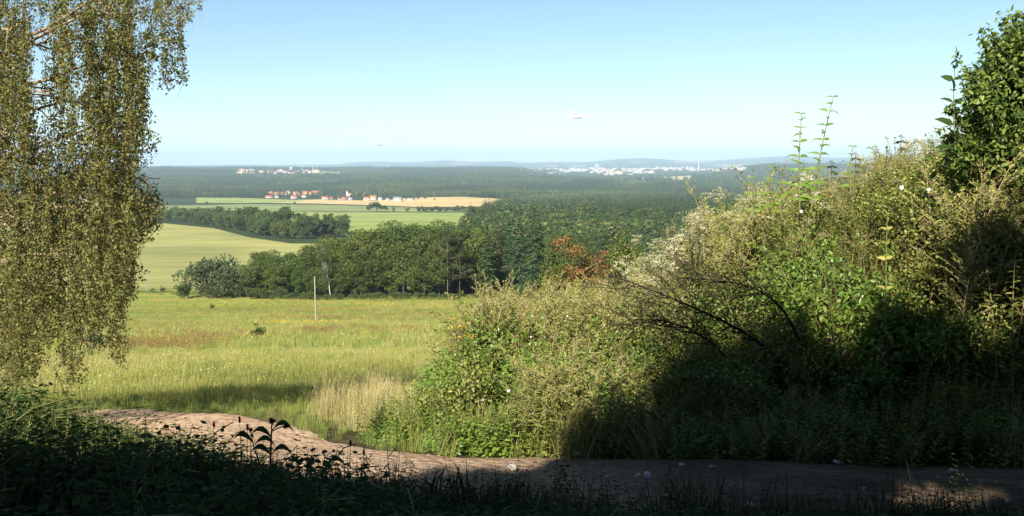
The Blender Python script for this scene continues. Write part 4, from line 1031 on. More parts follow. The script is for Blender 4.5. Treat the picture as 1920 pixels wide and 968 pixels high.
MDS = {'bramble': [mound(380,'weed_leaf','dark_leaf',.5,.75,2400,.034), mound(381,'olive_leaf','weed_leaf',.45,.85,2400,.034)], 'elder_bush': [mound(382,'olive_leaf','mugwort_head',.5,.9,2600,.034), mound(383,'weed_leaf','olive_leaf',.5,.8,2400,.034)], 'nettle_clump': [mound(384,'bright_leaf','weed_leaf',.42,.7,1500,.042)]}
nm_c = 0
for i in range(900):
    px = rnd.uniform(840, 1960); y = rnd.uniform(6.9, 12.5) if px > 1000 else rnd.uniform(7.4,11.5); x = (px-960)/F*y
    z = gz1(x,y); qx, qy = map(float, proj([x,y,z])); sk = float(skyline(qx))
    if path_dist([x],[y])[0] < 1.25 or qy < sk+14 or qx < 850 or (1180 < qx < 1370 and y > 8.3 and rnd.random() < .8): continue
    r_ = ray(qx, sk); s_ = min((r_[2]/r_[1]*y-z)/.95*rnd.uniform(.6,.97), rnd.uniform(.7,1.35))
    if s_ < .35: continue
    g_ = noise.noise(Vector((x*.9,y*.9,5)))
    kd = 'nettle_clump' if (px < 1080 and rnd.random() < .75) or g_ > .25 else 'bramble' if g_ > -.05 else 'elder_bush'
    P_ = MDS[kd]; lb = {'bramble':'dark green bramble mound','elder_bush':'olive bushy mound','nettle_clump':'bright green leafy clump'}[kd]
    parts_thing(kd, P_[rnd.randrange(len(P_))], (x,y,z), lb+', '+where(x,y), 'shrub' if kd != 'nettle_clump' else 'weed', {'bramble':'bramble mounds on the bank','elder_bush':'olive bushes on the bank','nettle_clump':'bright leafy clumps on the bank'}[kd], rnd.uniform(0,6.28), (s_,s_,s_*rnd.uniform(.8,1.1)), (rnd.gauss(0,.08),rnd.gauss(0,.08))); nm_c += 1
    if nm_c >= 160: break
for px, y, s_ in [(866,9.6,1.0),(872,9.0,.9),(868,8.6,1.0),(1010,9.4,1.0),(1040,9.5,1.0)]:
    x = (px-960)/F*y; z = gz1(x,y); sk = float(skyline(px)); r_ = ray(px, sk+ (20 if px < 900 else 50)); plant('tan', x, y, min(1.5,(r_[2]/r_[1]*y-z)/1.0))

for i in range(44):   # the tall left shoulder of the weeds beside the meadow
    px = 868+rnd.random()*200; y = rnd.uniform(8.9,10.2); x = (px-960)/F*y; z = gz1(x,y); r_ = ray(px, float(skyline(px))+rnd.uniform(0,26))
    plant('mug' if rnd.random() < .75 else 'olv', x, y, min(1.6,(r_[2]/r_[1]*y-z)/1.3), tilt=(rnd.gauss(0,.06), rnd.gauss(-.05,.08)))
# white bindweed trumpets, each one standing open among the leaves
TR = trumpet_mesh()
def flower(px, py, Y, label, s=1.0, toward=True):
    p = at(px, py, Y); o = bpy.data.objects.new('bindweed_flower', TR); C.objects.link(o); o.location = p
    o.rotation_euler = (R(70)+rnd.gauss(0,.2), 0, rnd.gauss(0,.3)); s *= .48; o.scale = (s,s*rnd.uniform(.7,1),s); tag(o, label, 'flower')
for px, py, Y, lb, s_ in [(905,750,7.3,'white bindweed flower low in the bright leaves, lower left of two',1.0),(955,735,7.35,'white bindweed flower low in the bright leaves, right of two',1.1),(1688,352,7.6,'open white bindweed flower high on the bank, left of two',1.3),
   (1741,357,7.6,'open white bindweed flower high on the bank, right of two',1.1),(1500,398,7.8,'single white bindweed flower under the tall leafy shoots',1.1),(1063,594,8.6,'small white flower at the top of the tansy patch',.8),(993,632,8.0,'tiny white flower among tangled leaves',.7)]:
    flower(px, py, Y, lb, s_)

# ---- undergrowth on the bank
def protos(*ms):
    out = []
    for m in ms:
        out.append(bpy.data.objects.new('source', m))
    return out
low = [opposite(400+i, .42, 7, mm, .06, .5, .03, .35, .12)['foliage'] for i, mm in enumerate(['weed_leaf','olive_leaf','weed_leaf','dark_leaf'])]
lg = [grass(410,.4,60,'grass_green',.10,.006,.6)['blades'], grass(411,.55,60,'grass_dry',.10,.005,.7)['blades']]
def cover(name, n, xr, yr, keep, pr, smin, smax, label, seed, weights=None):
    r = np.random.default_rng(seed); x = r.uniform(*xr, n); y = r.uniform(*yr, n); z = gz(x,y)
    k = keep(x,y,z); x,y,z = x[k],y[k],z[k]; n = len(x)
    w = np.array(weights or [1]*len(pr), float); w /= w.sum()
    return scatter(name, protos(*pr), np.stack([x,y,z],1), r.random(n)*6.28, r.uniform(smin,smax,n), r.choice(len(pr), n, p=w), tilt=r.normal(0,.15,(n,2)), label=label)
def keep_bank(x,y,z):
    px, py = proj(np.stack([x,y,z],1)); sk = skyline(np.clip(px,560,2100))
    edge = np.interp(y, [6,8,9.5,15], [0.2,-1.4,-1.0,-.6])
    return (path_dist(x,y) > .82) & (x > edge) & (py > sk+14) & (px < 2300)
cover('undergrowth', 9000, (-2,11), (5.9,14.5), keep_bank, low+lg, .45, 1.0, 'tangle of low leaves and grass covering the bank', 21, [2,2.4,1.6,1,.7,.8])

# ---- meadow grass
gm = [grass(420+i, .42, 34, m_, .12, .008, .5)['blades'] for i, m_ in enumerate(['grass_meadow','grass_green','grass_meadow','grass_dry'])]
def blossom(seed, m, H=.45, n=9, sp=.16, rad=.014):
    r = np.random.default_rng(seed); g = G()
    for k in range(n):
        c = np.array([r.normal(0,sp), r.normal(0,sp), H*r.uniform(.7,1.1)]); th = np.linspace(0,6.28,6)[:-1]
        g.add([c]+[c+np.array([math.cos(t)*rad, math.sin(t)*rad, r.normal(0,.004)]) for t in th], [[0,i+1,(i+1)%5+1] for i in range(5)])
    return g.mesh('blossom', [m])
bl = [blossom(430,'meadow_flower'), blossom(431,'cream_flower'), blossom(432,'yellow_flower',.4,5)]
def nrand(x, y, f, sd=0): return np.array([noise.noise(Vector((a*f, b*f, sd))) for a, b in zip(x, y)])
def meadow(name, Y0, Y1, dens, s0, label, seed, ulo=-.85, uhi=.45):
    r = np.random.default_rng(seed); n = int((Y1**2-Y0**2)/2*(uhi-ulo)*dens)
    Y = np.sqrt(Y0**2+r.random(n)*(Y1**2-Y0**2)); x = (ulo+r.random(n)*(uhi-ulo))*Y
    k = path_dist(x,Y) > .74+.22*r.random(n) if Y0 < 30 else np.ones(n, bool)
    pc = np.interp(x, PC[::-1,0], PC[::-1,1]); k &= (Y > pc-.2)
    k &= ~((x > np.interp(Y,[8,11,14,40],[-1.2,-1.1,-.9,1.5])) & (Y < 40)) | (r.random(n) < .25)
    x, Y = x[k], Y[k]; n = len(x); z = gz(x,Y)
    dry = nrand(x,Y,.09,1)+.6*nrand(x,Y,.45,2)
    near = np.clip((2.6-path_dist(x,Y))/1.6,0,1) if Y0 < 30 else np.zeros(n)
    pick = np.where(r.random(n) < near, 1, np.where(dry > (.45 if Y0 < 10 else .22), np.where(r.random(n)<.5,3,0), np.where(dry < -.18, np.where(r.random(n)<.65,1,2), np.where(r.random(n)<.5,0,2))))
    fl = (r.random(n) < .20*(1-near)); pick = np.where(fl, 4+r.choice(3, n, p=[.6,.28,.12]), pick)
    s = s0*r.uniform(.6,1.25,n)*(1-.62*near)
    sp_ = proj(np.stack([x,Y,z],1))
    return scatter(name, protos(*gm, *bl), np.stack([x,Y,z],1), r.random(n)*6.28, s, pick, tilt=r.normal(0,.12,(n,2)), label=label, zscale=s*(.8 if s0 > 1 else 1))
meadow('meadow_grass', 8.3, 17, 60, .48, 'flowering meadow grass beyond the bend of the path', 31)
meadow('meadow_grass', 17, 45, 14, .75, 'flowering meadow grass on the upper slope', 32)
meadow('meadow_grass', 45, 120, .9, 1.9, 'yellowish meadow grass on the middle slope', 33)
meadow('meadow_grass', 120, 236, .22, 2.3, 'rough grass on the flat meadow before the wood', 34, -.7, .12)
# reddish dock and dead stalks in drifts
def drift(name, spots, mesh_list, label, seed, s0):
    r = np.random.default_rng(seed); X = []; 
    for px, py, wx, wy, n in spots:
        for i in range(n):
            x, Y, z = hit(px+r.normal(0,wx), min(py+r.normal(0,wy), 700)); X.append((x,Y,z))
    X = np.array(X); n = len(X)
    return scatter(name, protos(*mesh_list), X, r.random(n)*6.28, s0*r.uniform(.6,1.2,n), r.integers(0,len(mesh_list),n), label=label)
dk = [mugwort(440+i, .75, 3, 'dock_red', 'olive_leaf')['seed_head'] for i in range(2)]
drift('dock_stalks', [(300,652,60,4,110),(240,658,50,3,60),(370,642,35,4,40),(603,624,20,2.0,90),(560,598,60,2,110),(700,600,70,2.5,120),(480,583,110,5,260),(640,583,110,5,260),(330,588,70,6,190),(780,590,55,5,160),(300,615,60,6,110),(420,634,80,3,90),(700,622,80,5,80)], dk, 'reddish brown dock stalks standing in drifts across the meadow', 35, 1.1)
gt = [mugwort(445, .8, 3, 'yellow_flower', 'olive_leaf')['seed_head']]
drift('yellow_flower_drift', [(560,607,45,1.5,60),(450,573,70,2,60),(700,572,80,2,80),(300,568,40,2,40),(820,575,25,3,40)], gt, 'yellow flowering drifts across the flat meadow', 36, .7)
wl = [opposite(446, .9, 8, 'weed_leaf', .12, .5, .06, .3, .3)['foliage']]
drift('nettle_fringe', [(470,553,40,1.5,90),(560,556,40,1.5,90),(650,562,50,1.5,90),(760,562,50,1.5,90),(830,560,25,2,60),(360,551,60,1.5,90),(280,549,30,1.5,40)], wl, 'green nettle fringe along the foot of the wood', 37, 1.2)

# ---- single shrubs on the meadow and small trees behind the bank
MS = broadleaf_meshes(1.9, 1.0, -.1, 14, 900, .12, 'dark_leaf', 'twig_dark', 501, .9, .03, name='shrub')
MS2 = broadleaf_meshes(1.9, 1.0, -.1, 12, 900, .10, 'bush_leaf', 'twig', 502, .9, .03, name='shrub')
for px, py, s_, ms, lb in [(483,634,.78,MS,'small dark thorny shrub alone in the middle of the meadow'),(397,580,.85,MS,'tiny round bush at the foot of the second utility pole'),(172,672,1.0,MS2,'grey-green shrub behind the hanging birch twigs'),
      (287,549,.9,MS2,'low bush right of the farthest utility pole'),(304,548,1.15,MS,'low bush between the farthest pole and the round dark bush')]:
    x,Y,z = hit(px,py); tree_from('shrub', ms, (x,Y,z), lb, 'shrub', None, rnd.uniform(0,6), s_)
def small_tree(px, Y, ytop, cr, leafm, label, seed, nl=4200, L=.11, name='small_tree', z0=.6):
    x = (px-960)/F*Y; z = gz1(x,Y); H = (306-ytop)/F*Y-z
    ms = broadleaf_meshes(H, cr, z0, 26, nl, L, leafm, 'twig', seed, .6, .08); return tree_from(name, ms, (x,Y,z), label, 'tree')
small_tree(1075,44,430,1.75,'autumn_leaf','small tree with rust-red leaves behind the mugwort ridge',511,7000,.13)
small_tree(1122,42,452,1.15,'autumn_leaf','lower rust-red tree right of the taller red one',512,4500,.12)
small_tree(1040,41,470,1.1,'tree_leaf_bright','small green tree leaning left of the rust-red tree',513,2600)
small_tree(1182,38,424,1.35,'tree_leaf_bright','small bright green tree right of the rust-red trees',514,4200)
small_tree(1225,36,470,.9,'tree_leaf_bright','low green tree beside the bright green one, nearer the bank',515,2200)
small_tree(1100,30,520,.95,'tree_leaf_bright','leafy green bush below the rust-red tree',516,2600)
small_tree(1345,32,420,.9,'tree_leaf_bright','green bush peeping over the cream-flowered crest',517,2200)
for px, Y, yt, lb in [(1683,52,252,'spruce tip rising over the top of the bank, tallest of three'),(1735,50,262,'spruce tip over the bank, right of the tallest'),(1556,60,300,'spruce tip far behind the tall leafy shoots'),(1768,46,250,'slim spruce tip close to the big shrub'),(1600,55,285,'low spruce tip left of the tallest over the bank')]:
    x = (px-960)/F*Y; z = gz1(x,Y); H = (306-yt)/F*Y-z
    tree_from('spruce_tree', SP[rnd.randrange(2)], (x,Y,z), lb, 'tree', None, 0, H/22)
# bare pale sapling
def bare(name, px, py, Y, H, label, seed, mat='twig', n=5, ang=.3):
    r = np.random.default_rng(seed); p = at(px,py,Y); z = p[2]; root = empty(name, (p[0],Y,z), label, 'shrub')
    for k in range(n):
        g = G(); a = r.uniform(-ang,ang)*2; e = np.array([math.sin(a)*H*.6, r.normal(0,.1), H*r.uniform(.6,1)]); P = bezier((0,0,0), e*np.array([.3,.3,.6]), e, 7)
        tube(g, P, np.linspace(.007,.0015,7), 4)
        for j in range(9):
            q = lerp_pts(P,[r.uniform(.3,.95)])[0]; d = np.array([r.normal(0,.5), r.normal(0,.3), 1])*H*.14; tube(g, [q,q+d*.5,q+d], [.003,.002,.001], 3)
        g.build('branch', [mat], root)
bare('bare_sapling', 1268, 500, 9.5, .5, 'bare pale sapling with upright twigs above the cream flowers', 601)

# ---- tall leafy shoots against the sky
def shoot(px0, py0, px1, py1, Y, label, seed, L=.125, npair=13, droop=.8, leafm='bright_leaf', W=.38, s0=.12):
    r = np.random.default_rng(seed); a = at(px0,py0,Y); b = at(px1,py1,Y); root = empty('leafy_shoot', tuple(a), label, 'plant')
    a = np.zeros(3); b = b-at(px0,py0,Y); P = bezier(a, (a+b)/2+np.array([-.03,0,.02]), b, 12)
    g = G(); tube(g, P, np.linspace(.008,.003,12), 5); g.build('stem', ['stem_green'], root)
    for j, s in enumerate(np.linspace(s0,.99,npair)):
        p = lerp_pts(P,[s])[0]; az = (j%2)*1.2+r.normal(0,.2)
        for q in (0, math.pi):
            g = G(); T = np.array([[math.cos(az+q), math.sin(az+q)*.6, .55+r.normal(0,.12)]]); l = L*(1.1-.55*s)*r.uniform(.85,1.15)
            leaves(g, [p], T, np.array([[0,-.75,.8]])+r.normal(0,.25,(1,3)), l, l*W, fold=droop*r.uniform(.8,1.2), r=r); g.build('leaf', [leafm], root)
shoot(1500,400,1503,212,8.4,'tall leafy shoot with drooping paired leaves, shorter left one against the sky',611)
shoot(1520,400,1563,180,8.4,'tall leafy shoot with drooping paired leaves, taller right one against the sky',612,npair=15)
shoot(1440,400,1447,312,8.3,'short leafy shoot left of the two tall ones',613,npair=7,L=.09); shoot(1465,410,1470,318,8.3,'leafy yellow-green shoot at the foot of the tall pair',614,npair=7,L=.09)
shoot(1415,410,1412,318,8.5,'thin leafy shoot at the left crest of the bank',615,npair=6,L=.09); shoot(1595,360,1600,275,8.6,'small leafy shoot on the crest right of the tall pair',616,npair=5,L=.09)
shoot(1793,300,1790,128,7.6,'dark broad-leaved shoot left of the big shrub',617,npair=8,L=.17,droop=.35,leafm='dark_leaf',W=.5)
shoot(1665,690,1664,400,7.2,'reddish-stemmed sapling with broad paired leaves in front of the bank',618,npair=10,L=.10,droop=.4,leafm='olive_leaf',W=.5)
shoot(1440,700,1432,590,7.2,'short leafy weed catching light below the bare branches',619,npair=6,L=.1)

# ---- big leafy shrub at the right edge
def big_shrub():
    r = np.random.default_rng(71); Y0 = 8.0
    base = np.array([(1900-960)/F*Y0, Y0, 0]); base[2] = gz1(base[0],base[1])
    root = empty('leafy_shrub', tuple(base), 'big dense leafy shrub towering at the right edge above the bank', 'shrub')
    outline = [(1905,78,.12),(1880,105,.15),(1928,118,.18),(1855,150,.16),(1905,165,.22),(1955,120,.26),(1838,205,.17),(1885,225,.24),(1960,180,.33),(1815,255,.15),(1860,285,.18),(1935,290,.28),(1800,300,.10),(1828,160,.09),(1872,90,.08),
               (1950,400,.3),(1990,300,.4),(2040,180,.4),(2080,320,.45),(2000,420,.4),(1962,72,.22),(2040,90,.33)]
    g1, g2 = G(), G()
    for i, (px, py, rad) in enumerate(outline):
        for dY in (-.35,.15,.6):
            c = at(px, py, Y0+dY+r.normal(0,.1)) - base; n = int(760*(rad/.25)**1.5)
            for g, k_ in ((g1,.62),(g2,.38)):
                m = int(n*k_); d = rand_dirs(m,r); P = c+d*rad*(.35+.95*r.random((m,1))**.8)
                T = nrm(d*.5+rand_dirs(m,r)*.8+np.array([0,0,-.35])); nz = np.array([noise.noise(Vector(q*3.1)) for q in P]); kk = nz > -.16; P, T, d, m = P[kk], T[kk], d[kk], int(kk.sum())
                leaves(g, P, T, d+rand_dirs(m,r)*.6+np.array([0,-.2,.3]), r.uniform(.035,.068,m), r.uniform(.016,.034,m), fold=.2, r=r)
    for px, py, q, w in [(1815,150,1790,95),(1850,95,1838,60),(1890,65,1878,30),(1915,60,1916,22),(1800,225,1776,205),(1790,270,1765,250),(1835,190,1812,165),(1870,85,1856,55),(1905,60,1898,28)]:
        a_ = at(px,py,Y0)-base; b_ = at(q,w,Y0)-base; m = 46; t = r.random(m); P = a_+(b_-a_)*t[:,None]+r.normal(0,.02,(m,3)); tube(g1, [a_,(a_+b_)/2,b_], [.006,.004,.002], 4)
        leaves(g1, P, rand_dirs(m,r)+(b_-a_)*1.5, rand_dirs(m,r)+np.array([0,-.3,.5]), r.uniform(.04,.07,m), r.uniform(.02,.032,m), fold=.2, r=r)
    g1.build('foliage', ['weed_leaf'], root); g2.build('foliage', ['dark_leaf'], root)
    for i, (px, py, rad) in enumerate(outline[::2]):
        g = G(); c = at(px,py,Y0)-base; tube(g, bezier((r.normal(0,.1),0,-.1),(c[0]*.4,0,c[2]*.6),c,8), np.linspace(.03,.006,8), 5); g.build('branch', ['twig'], root)
big_shrub()
for px, y, k_ in [(1785,7.6,'mug'),(1800,7.5,'olv'),(1815,7.5,'mug'),(1835,7.4,'olv'),(1850,7.5,'mug'),(1870,7.4,'mug'),(1885,7.5,'olv'),(1905,7.4,'mug'),(1925,7.4,'olv'),(1775,7.8,'mug'),(1860,7.2,'mug'),(1895,7.1,'olv'),(1820,7.2,'mug'),(1940,7.3,'mug')]:
    x = (px-960)/F*y; plant(k_, x, y, rnd.uniform(1.1,1.35))

# ---- bare dark branches lying over the bank
def bare_branch(pts, Y, label, seed, r0=.016):
    r = np.random.default_rng(seed); P0 = np.array([at(px,py,Y-.12*i/len(pts)) for i,(px,py) in enumerate(pts)]); root = empty('bare_branch', tuple(P0[0]), label, 'branch')
    P = P0-P0[0]; Q = np.stack([pchip(np.arange(len(P)), P[:,k])(np.linspace(0,len(P)-1,26)) for k in range(3)],1)
    g = G(); tube(g, Q, np.linspace(r0,.004,26), 6); g.build('limb', ['twig_dark'], root)
    tang = nrm(np.gradient(Q,axis=0))
    for j in range(4,25):
        for sgn in (-1,1):
            if r.random() < .3: continue
            g = G(); L = (.10+.26*(1-abs(j/25-.45)))*r.uniform(.35,1.3); d = tang[j]*r.uniform(.5,1.1)+np.array([0,0,sgn*r.uniform(.15,.8)])+np.array([0,r.normal(0,.5),0]); d /= np.linalg.norm(d)
            T = bezier(Q[j], Q[j]+d*L*.5, Q[j]+d*L+tang[j]*L*.35, 8); T[2:7] += r.normal(0,.012,(5,3)); tube(g, T, np.linspace(.005,.0015,8), 4)
            for m in range(2,8):
                for s2 in (-1,1):
                    if r.random() < .4: continue
                    dd = nrm(d*.8+np.array([r.normal(0,.3), r.normal(0,.3), s2*.7])); l = L*.35*r.uniform(.5,1.1); tube(g, [T[m], T[m]+dd*l*.55, T[m]+dd*l+d*l*.2], [.0026,.002,.0012], 3)
            g.build('twig', ['twig_dark'], root)
bare_branch([(1475,690),(1420,640),(1365,607),(1300,577),(1249,555),(1193,533),(1143,516)], 7.0, 'bare dark branch with many fine twigs reaching left over the bank, lower of two', 621)
bare_branch([(1500,640),(1470,585),(1432,550),(1385,532),(1330,525),(1280,510)], 7.1, 'bare dark branch arching left over the bank, upper and shorter one', 622, .013)
bare_branch([(1370,680),(1330,640),(1280,612),(1225,600),(1175,600)], 6.95, 'thin bare dark twig below the long bare branch', 623, .009)

# ---- weeping birch on the left
def birch():
    r = np.random.default_rng(81)
    bx, by = -3.75*1.9, 10.0
    bz = gz1(bx,by); root = empty('weeping_birch', (bx,by,bz), 'weeping birch with long hanging leafy twigs filling the left side', 'tree')
    base = np.array([bx,by,bz])
    g = G(); P = bezier((0,0,-.2),(.15,-.1,4),(.5,-.2,10),14); tube(g, P, np.linspace(.20,.05,14), 10); g.build('trunk', ['bark_birch'], root, smooth=True)
    ends = [(270,20,8.6),(345,-25,8.4),(258,110,8.8),(300,335,8.9),(240,250,9.2),(190,-60,9.5),(142,72,8.9),(215,190,9.4),(120,300,8.7),(230,380,8.8),(60,40,8.5),(40,420,8.6),(150,480,8.9),(100,170,9.2),(20,250,8.6),(70,240,9.0),(-60,100,9.4),(-140,300,9.0),(-100,-150,9.6),(60,-200,9.3),(200,-260,9.6)]
    for px, py, Y in ends:
        e = at(px,py,Y)-base; z0 = max(1.2, min(9, e[2]-abs(e[0])*.25)); k = np.interp(z0,[0,10],[0,1]); s = lerp_pts(P,[k])[0]
        mid = (s+e)/2+np.array([0,0,.45+.1*abs(e[0])]); g = G(); B = bezier(s, mid, e, 12); B[1:-1] += r.normal(0,.035,(10,3)); tube(g, B, np.linspace(.034,.005,12), 6)
        for j in range(4,11):
            d = np.array([r.normal(.3,.5), r.normal(0,.5), r.uniform(-.1,.4)]); l = r.uniform(.25,.6); tube(g, bezier(B[j],B[j]+d*l*.6,B[j]+d*l+np.array([0,0,-l*.4]),5), np.linspace(.012,.003,5), 4)
        g.build('branch', ['bark_birch'], root)
    bottom = pchip([-900,-200,0,30,45,60,80,110,128,140,150,165,190,208,216,224,235,250,262,270,285,300,312],[600,700,715,742,735,690,680,640,735,742,720,640,600,690,712,640,590,520,490,470,440,410,360])
    S_ = []
    def strands(n, xr, yt, ln, lim=None, Yr=(8.2,10.6)):
        c = 0
        while c < n:
            px = r.uniform(*xr); a = r.uniform(*yt); b = a+r.uniform(*ln); l_ = (lim if lim else float(bottom(px)))
            b = min(b, l_-r.random()**2*40); c += 1
            if b-a < 25: continue
            if 62 < px < 108 and a < 235 and b > 110 and r.random() < .82: continue
            if 115 < px < 165 and a < 215 and b > 105 and r.random() < .5: continue
            if b > 600 and r.random() < .35: continue
            S_.append((px,a,b,r.uniform(*Yr)))
    strands(780, (-30,248), (-120,600), (110,330)); strands(70, (0,60), (350,640), (120,300)); strands(26,(120,152),(520,650),(60,150)); strands(8,(205,222),(560,640),(60,120)); strands(26,(20,55),(560,660),(80,150))
    strands(60, (236,270), (-40,260), (80,200), 320); strands(34, (262,334), (-60,20), (60,190), 172); strands(7, (308,330), (40,80), (80,130), 195); strands(8, (334,357), (-60,-10), (50,110), 66)
    strands(50, (240,306), (325,400), (40,130)); strands(24, (215,250), (330,470), (60,160))
    strands(260, (-900,-30), (-600,500), (150,350), None, (8.4,12)); strands(160, (-900,300), (-900,-120), (150,350), -40, (8.6,12))
    g, gl = G(), G()
    for px,a,b,Y in S_:
        A = at(px,a,Y)-base; B = at(px+r.normal(0,11),b,Y)-base; L = A[2]-B[2]; n = max(4,int(L/.12))
        Pp = bezier(A,(A+B)/2+np.array([r.normal(0,.11),r.normal(0,.11),0]),B,n); tube(g, Pp, np.linspace(.0025,.0012,n), 3)
        m = max(6,int(L/.0078)); nc = max(3,int(L/.09)); t = np.clip(r.random(nc)[r.integers(0,nc,m)]+r.normal(0,.022/max(L,.3),m),0,1); pp = lerp_pts(Pp,t)+r.normal(0,.026,(m,3))*np.array([1,1,.8]); T = np.stack([r.normal(0,.6,m), r.normal(0,.6,m), -np.abs(r.normal(.7,.4,m))],1)
        leaves(gl, pp, T, rand_dirs(m,r)+np.array([0,-.5,.5]), r.uniform(.020,.037,m), r.uniform(.016,.028,m), r=r)
    o = g.build('hanging_twigs', ['twig'], root); o['kind'] = 'stuff'
    o = gl.build('foliage', ['birch_leaf'], root); o['kind'] = 'stuff'
birch()

# ---- trees behind the viewer, crowns cut to shape the shade, plus added sky blockers
zl_x = [-20,-6.5,-5.4,-4.6,-3.98,-3.66,-3.3,-2.4,-1.4,-.7,.5,3,12]; zl_z = [5.5,5.6,6.3,6.7,7.0,8.3,8.85,9.1,9.2,9.85,10.2,10.5,10.5]
TZ = math.tan(SUN_EL)/math.cos(SUN_AZ); TX = math.tan(SUN_AZ)
def zlim(x, y):  # leaf ceiling that cuts the crowns so their shadow edge falls as planned
    xp = x-(y+6)*TX
    return np.interp(xp, zl_x, zl_z) - (y+6)*TZ
GAPS = []   # holes cut in the crowns along the sun rays to place sun flecks
for px, py, Yg, rg in [(1770,935,None,.20),(1700,940,None,.10),(1880,936,None,.10),(1562,672,7.9,.22),(1580,690,7.8,.12),(1815,665,7.4,.16),(1845,640,7.4,.10),(1905,600,7.2,.12),(1640,620,8.0,.12),(1480,640,8.1,.10),(1735,600,7.6,.12),(1860,790,6.8,.07),(1185,795,7.2,.10),(1240,770,7.2,.08),(1390,720,7.5,.07)]:
    q_ = np.array(hit(px,py)) if Yg is None else at(px,py,Yg); GAPS.append((q_, rg))
def shade_tree(x0, y0, label, seed, H=11.5, cr=4.6):
    r = np.random.default_rng(seed); zg = gz1(x0,y0); root = empty('shade_tree', (x0,y0,zg), label, 'tree')
    g = G(); n = 21000; d = rand_dirs(n,r); P = np.array([0,0,6.4])+d*np.array([cr,cr,5.6])*(r.random((n,1))**.4)
    wx = P[:,0]+x0; wy = P[:,1]+y0; wz = P[:,2]+zg
    edge = np.array([noise.noise(Vector((a*1.1,b*1.1,c*1.1))) for a,b,c in zip(wx,wy,wz)])*.55
    ok = (wz < zlim(wx,wy)-.15+edge*.6) & (wz > .6) & ((wy < 4.2) | (wx > .75*wy+2.2)) & ~((wy > -.6) & (wz < 1.3+.3*np.maximum(wy,0)) & (wx < .75*wy+2.2))
    for q_, rg in GAPS:
        v_ = np.stack([wx,wy,wz],1)-q_; al = v_@(-LDIR); ds = np.linalg.norm(v_-al[:,None]*(-LDIR),axis=1); ok &= (ds > rg+.09+edge*.15) | (al < 0)
    P = P[ok]; n = len(P)
    leaves(g, P, rand_dirs(n,r), np.array([0,0,1])+rand_dirs(n,r)*.9, .26, .20, r=r); g.build('crown', ['oak_leaf'], root)
    g = G(); tube(g, [(0,0,-.2),(.1,0,3),(0,.1,6.5)], [.28,.22,.1], 10)
    for k in range(9):
        a = r.random()*6.28; q = np.array([math.cos(a)*cr*.55, math.sin(a)*cr*.55, r.uniform(4.5,7)]); tube(g, bezier((0,0,r.uniform(2,4)),q*.5+np.array([0,0,2.5]),q,6), np.linspace(.09,.02,6), 5)
    g.build('trunk', ['bark_dark'], root)
for i,(a,b,lb) in enumerate([(-14.5,-7.5,'broad tree behind the viewer, farthest left'),(-9.8,-6.8,'broad tree behind the viewer on the left'),(-5,-6.3,'broad tree right behind the viewer, left side'),(-.6,-6.6,'broad tree straight behind the viewer'),(13.5,-1.5,'unseen tree added beside the viewer to block sky light, far right'),(11.5,3.5,'unseen tree added right of the view to block sky light, nearer one'),(4,-6.4,'broad tree behind the viewer on the right'),(8.8,-6.8,'broad tree behind the viewer, farthest right'),(-2.8,-10.5,'second-row tree behind the viewer, left'),(2.5,-11,'second-row tree behind the viewer, right'),(3.4,-1.6,'unseen low boughs added over the right of the viewer to dim sky light'),(7.5,-2.2,'unseen low boughs added over the path to dim sky light, right of the viewer')]):  # those beside the view and the low boughs are added to block sky light
    shade_tree(a, b, lb, 900+i)

# ---- dark weeds in the foreground
sky2 = pchip([-300,0,60,120,160,240,300,350,385,410,440,480,520,560,620,700,800,900,950,1100,1300,1500,1950],[690,708,735,756,774,780,786,792,815,850,846,838,836,852,884,900,905,912,922,945,968,975,980])
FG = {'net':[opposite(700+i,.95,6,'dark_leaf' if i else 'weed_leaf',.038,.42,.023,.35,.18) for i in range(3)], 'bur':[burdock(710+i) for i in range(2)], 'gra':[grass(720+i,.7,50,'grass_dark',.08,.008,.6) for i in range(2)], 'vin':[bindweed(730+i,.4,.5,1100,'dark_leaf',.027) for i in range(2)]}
FN = {'net':('nettle','nettle standing in the dark foreground below the path','weed','nettles in the dark foreground',.95),'bur':('burdock','broad-leaved burdock in the dark foreground','weed','burdocks in the dark foreground',.55),'gra':('grass_tuft','tuft of long grass in the dark foreground','grass tuft','grass tufts in the dark foreground',.65),'vin':('bindweed','bindweed mat in the dark foreground','climber','bindweed mats in the dark foreground',.5)}
nf = 0
for i in range(2600):
    x = rnd.uniform(-5.6,3.4); y = rnd.uniform(2.3,7.2)
    if x > -2.5 and y > 5.2: continue
    pd = path_dist([x],[y])[0]
    if pd < .9: continue
    pc = np.interp(x, PC[::-1,0], PC[::-1,1])
    if y > pc: continue
    z = gz1(x,y); px, py = map(float, proj([x,y,z])); 
    if px < -250: continue
    top = float(sky2(min(max(px,-300),1950))); 
    if py < top+15: continue
    r_ = ray(px, top+rnd.random()**1.5*40); zt = r_[2]/r_[1]*y
    k_ = rnd.choices(['net','bur','gra','vin'], [1.7 if px < 300 else .7,.10 if px < 250 or py > 940 else 0,.6,.9 if px < 300 else 1.8])[0]; H = FN[k_][4]
    s = min((zt-z)/H, {'net':1.15,'bur':1.25,'gra':1.2,'vin':1.6}[k_])*rnd.uniform(.8,1)
    if s < .2: continue
    nm_, lb, cat, grp, _ = FN[k_]; P_ = FG[k_]
    lb2 = lb.split(' in the dark')[0].split(' standing')[0]+' in the dark foreground, '+('at the left edge' if px < 200 else 'below the path bend' if px < 430 else 'around the dry thistles' if px < 680 else 'near the arching grass clumps' if px < 1000 else 'towards the lower right')+(', front row' if y < 3 else '')
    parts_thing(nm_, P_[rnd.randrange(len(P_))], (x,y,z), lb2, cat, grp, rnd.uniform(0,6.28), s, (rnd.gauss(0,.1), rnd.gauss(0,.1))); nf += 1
    if nf > 420: break
